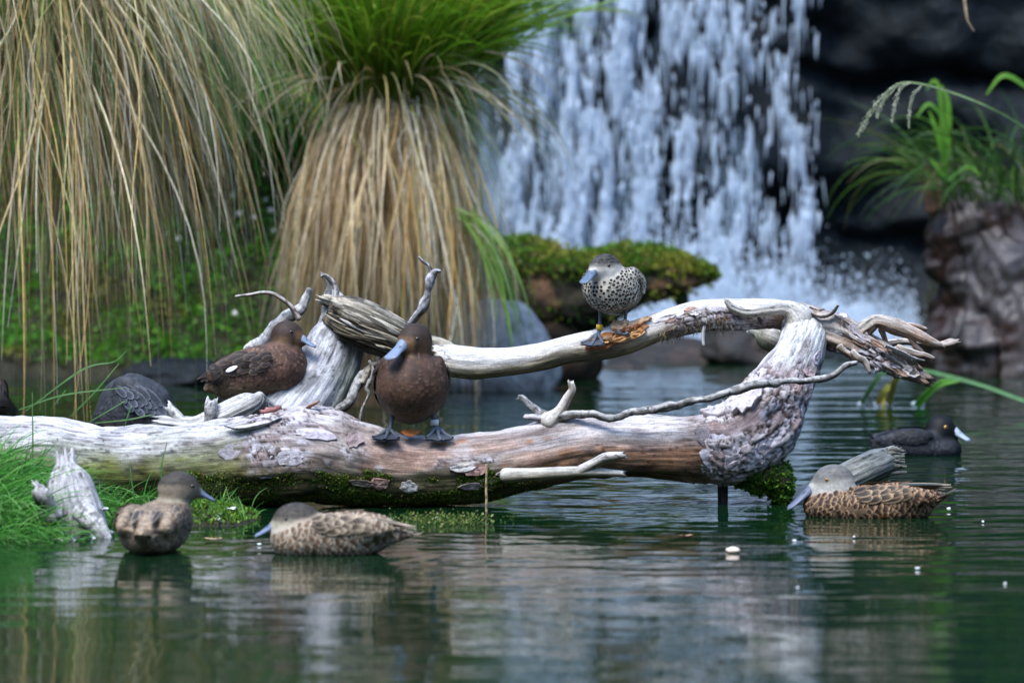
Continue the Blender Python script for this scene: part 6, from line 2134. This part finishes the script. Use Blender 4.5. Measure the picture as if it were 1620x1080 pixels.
def spike(st, parent, seed):
    bag_ = Bag()
    q = catmull(np.array([[*P(a, b_, d), w * U(d)] for a, b_, d, w in st]), 0.003)
    rs = np.random.default_rng(seed)
    m = 260
    ii = rs.integers(0, len(q) - 2, m)
    tn = nrm(q[ii + 1, :3] - q[ii, :3])
    az = np.arctan2(tn[:, 1], tn[:, 0]) + rs.normal(0, 0.5, m)
    el = np.arcsin(np.clip(tn[:, 2], -1, 1)) + rs.normal(0, 0.3, m)
    pt = q[ii, :3] + rs.normal(0, 0.45, (m, 3)) * q[ii, 3:4]
    cc = pal(m, [(0.36, 0.38, 0.26), (0.28, 0.32, 0.2), (0.44, 0.45, 0.34)], [1, 1, 1], 0.1, rs)
    blades(bag_, pt, az, el, el, rs.uniform(0.009, 0.015, m), np.full(m, 0.0032), cc, cc * 1.1, 1, 2, 0.05, rs)
    bag_.build('seed_spike', STRAW, parent)['kind'] = 'stuff'


spike([(1420, 134, 16.6, 2), (1398, 150, 16.6, 4.5), (1378, 178, 16.6, 6), (1364, 203, 16.6, 5), (1358, 215, 16.6, 2)], gs, 1)
spike([(1424, 134, 16.6, 2), (1404, 150, 16.6, 3.5), (1392, 170, 16.6, 4), (1387, 186, 16.6, 2)], gs, 2)
spike([(1440, 131, 16.58, 2), (1425, 140, 16.58, 3), (1416, 165, 16.58, 3.5), (1411, 193, 16.58, 2)], gs, 3)
spike([(1458, 135, 16.58, 1.6), (1445, 150, 16.58, 2.4), (1439, 175, 16.58, 2.6), (1437, 201, 16.58, 1.6)], gs, 4)
hl = thing('grass_shoot', 'upright bright green grass shoot growing from the top of the split trunk', 'grass', P(1497, 290, 20.9))
for st in ([(1496, 290, 20.9, 2), (1492, 220, 20.9, 4.5), (1487, 150, 20.9, 3.5), (1478, 128, 20.9, 2.5), (1466, 142, 20.9, 1)], [(1496, 285, 20.85, 2), (1500, 210, 20.85, 5), (1499, 160, 20.85, 4), (1488, 135, 20.85, 1)], [(1496, 270, 20.85, 2), (1482, 210, 20.85, 4), (1470, 175, 20.85, 1)],
           [(1500, 286, 20.8, 2), (1530, 264, 20.8, 3), (1552, 278, 20.8, 1)], [(1494, 280, 20.8, 2), (1480, 262, 20.8, 3), (1472, 252, 20.8, 1)], [(1640, 150, 20.5, 3), (1590, 120, 20.5, 4), (1560, 150, 20.5, 1)],
           [(1494, 190, 20.7, 2), (1470, 165, 20.7, 3), (1450, 185, 20.7, 1)]):
    ribbon('leaf', st, [(0.06, 0.20, 0.02), (0.14, 0.34, 0.03)], hl)
dl = thing('dead_leaf', 'curled brown dead leaf hanging in front of the cliff top', 'leaf', P(1525, -60, 17.5))
curl_strip('blade', [(1522, -80, 17.5, 3), (1524, -20, 17.5, 4), (1526, 10, 17.5, 5), (1531, 35, 17.5, 4), (1541, 50, 17.5, 2)], 4, dl, (0.34, 0.24, 0.15), 9)

# pale daisies on the bank
for i, (px_s, py_s) in enumerate(((265, 372), (285, 365), (283, 378), (331, 316), (352, 313), (368, 310), (379, 338), (381, 358), (420, 317), (428, 333), (372, 496), (434, 365), (402, 345))):
    d = 20.4
    c = P(px_s, py_s, d)
    for _ in range(60):                      # slide back along the line of sight to the bank surface
        if bank_z(np.array([c[0]]), np.array([d]))[0] > c[2] - 0.05 or d > 22.4:
            break
        d += 0.05
        c = P(px_s, py_s, d)
    a = np.arange(40) / 40 * 2 * np.pi
    rr = 0.016 * (0.72 + 0.28 * np.abs(np.cos(a * 5)))
    ringv = np.stack([rr * np.cos(a), -0.004 + 0 * a, rr * np.sin(a)], -1)
    V_ = np.concatenate([ringv, ringv * [0.4, 1, 0.4] + [0, -0.003, 0], [[0, -0.009, 0]], ringv * [0.5, 1, 0.5] + [0, 0.010, 0]])
    f4 = np.concatenate([np.stack([np.arange(40), (np.arange(40) + 1) % 40, 40 + (np.arange(40) + 1) % 40, 40 + np.arange(40)], -1),
                         np.stack([(np.arange(40) + 1) % 40, np.arange(40), 81 + np.arange(40), 81 + (np.arange(40) + 1) % 40], -1)])
    f3 = np.stack([40 + np.arange(40), 40 + (np.arange(40) + 1) % 40, np.full(40, 80)], -1)
    cc = np.full((121, 3), 0.78)
    cc[80] = (0.6, 0.5, 0.1)
    o = mesh('daisy', V_, [f4, f3], PETAL, col=cc)
    o.location = tuple(float(q) for q in c)
    o.rotation_euler = (R(r8.uniform(-35, 10)), 0, R(r8.uniform(-30, 30)))
    tag(o, 'tiny white daisy growing in the moss of the left bank', 'flower', 'daisies on the mossy bank')


def down_feather(px_s, py_s, d, s, label, seed, group, lift=0.5):
    """small curved loose feather"""
    rs = np.random.default_rng(seed)
    t = np.linspace(0, 1, 9)
    v = np.linspace(-1, 1, 5)
    T_, W_ = np.meshgrid(t, v, indexing='ij')
    w = np.sqrt(np.clip(1 - (2 * t ** 0.8 - 1) ** 2, 0.01, 1)) * 0.34
    X = np.stack([T_ - 0.5, W_ * w[:, None], lift * (T_ - 0.4) ** 2 + 0.12 * W_ ** 2], -1) * s
    az = rs.uniform(0, 6.28)
    m_ = rot_m(math.degrees(az), rs.uniform(-10, 35), rs.uniform(-40, 40))
    X = X.reshape(-1, 3) @ m_.T
    V_ = np.concatenate([X, X - [0, 0, 0.0012]])
    f = grid_faces(9, 5)
    o = mesh('loose_feather', V_, np.concatenate([f, f[:, ::-1] + 45]), FEATH, col=c3(0.72, 0.72, 0.74))
    c = P(px_s, py_s, d)
    o.location = tuple(float(q) for q in c)
    return tag(o, label, 'feather', group)


for i, (a, b_, d) in enumerate(((300, 820, 13.45), (322, 822, 13.5), (366, 806, 13.55), (335, 812, 13.55), (345, 822, 13.45), (312, 815, 13.5), (290, 845, 13.2))):
    down_feather(a, b_, d, 0.035, 'small white feather lying on the mossy turf islet', 700 + i, 'feathers on the turf islet')
for i, (a, b_, d) in enumerate(((165, 808, 13.2), (172, 843, 13.1), (150, 855, 13.05), (95, 860, 13.0), (45, 868, 12.95), (118, 857, 13.0))):
    down_feather(a, b_, d, 0.04, 'small white feather at the foot of the broken stump', 720 + i, 'feathers by the broken stump')
for i, (a, b_) in enumerate(((1257, 856), (1351, 850), (1262, 931), (1452, 900), (1590, 924), (1555, 826), (1501, 805), (690, 820), (287, 858), (410, 862))):
    blob('glint_fleck', WP(a, b_) + c3(0, 0, 0.003), (0.004 + 0.003 * (i % 3 == 0), 0.006, 0.003), PETAL, (0.85, 0.85, 0.84), 'tiny white fleck on the pond, painted as a sparkle of light', 'glint', 'sparkle flecks on the pond', 760 + i)  # white blobs put in as painted sparkles on the water
blob('floating_petal', WP(1160, 872) + c3(0, 0, 0.004), (0.022, 0.03, 0.010), PETAL, (0.78, 0.62, 0.5), 'pale pinkish petal floating in open water before the log', 'petal', None, 790)


def flat_leaf(px_s, py_s, d, L_, W_, rz, colr, label, seed, z=0.004, tilt=0.0, nm='fallen_leaf'):
    t = np.linspace(0, 1, 11)
    v = np.linspace(-1, 1, 5)
    T_, Q_ = np.meshgrid(t, v, indexing='ij')
    w = np.sin(np.pi * t ** 0.8) * W_ + 0.0005
    rs = np.random.default_rng(seed)
    X = np.stack([(T_ - 0.5) * L_, Q_ * w[:, None], 0.25 * W_ * Q_ ** 2 + 0.18 * L_ * (T_ - 0.5) ** 2 + 0.08 * W_ * rs.normal(0, 1, T_.shape)], -1).reshape(-1, 3)
    V_ = np.concatenate([X, X - [0, 0, 0.001]])
    f = grid_faces(11, 5)
    o = mesh(nm, V_, np.concatenate([f, f[:, ::-1] + 55]), PETAL, col=np.asarray(colr) * (1 + 0.25 * fbm(V_ * 60, seed, 2))[:, None])
    c = P(px_s, py_s, d) + c3(0, 0, z)
    o.location = tuple(float(q) for q in c)
    o.rotation_euler = (R(tilt), 0, R(rz))
    return tag(o, label, 'leaf')


flat_leaf(1400, 820, WD(820), 0.075, 0.018, 8, (0.50, 0.26, 0.06), 'orange-brown leaf floating beside the scaly-flanked duck', 801)
flat_leaf(337, 855, WD(855), 0.06, 0.012, -6, (0.50, 0.34, 0.20), 'tan leaf floating below the mossy turf islet', 802)
flat_leaf(650, 688, 14.03, 0.07, 0.022, 10, (0.42, 0.14, 0.04), 'rust-coloured dry leaf on the log between the feet of the brown duck', 803, 0.004, 25)
flat_leaf(1085, 850, WD(850), 0.05, 0.012, 20, (0.30, 0.17, 0.10), 'brown leaf floating in front of the log', 804)

# a root thread hanging from the log into the water
rth = thing('root_thread', 'single pale root thread hanging from the log down into the water', 'root', P(769, 740, 13.95))
stick('thread', [(769, 735, 13.95, 1.9), (770, 770, 13.95, 1.9), (769, 800, 13.95, 2.1), (771, 825, 13.95, 2), (768, 845, 13.95, 2.2), (769, 862, 13.95, 1.8)], rth, 370, (0.5, 0.4, 0.24), (0.42, 0.32, 0.18), ring=8)

for o in bpy.data.objects:
    for k_ in ('_world', '_loc'):
        if k_ in o.keys():
            del o[k_]
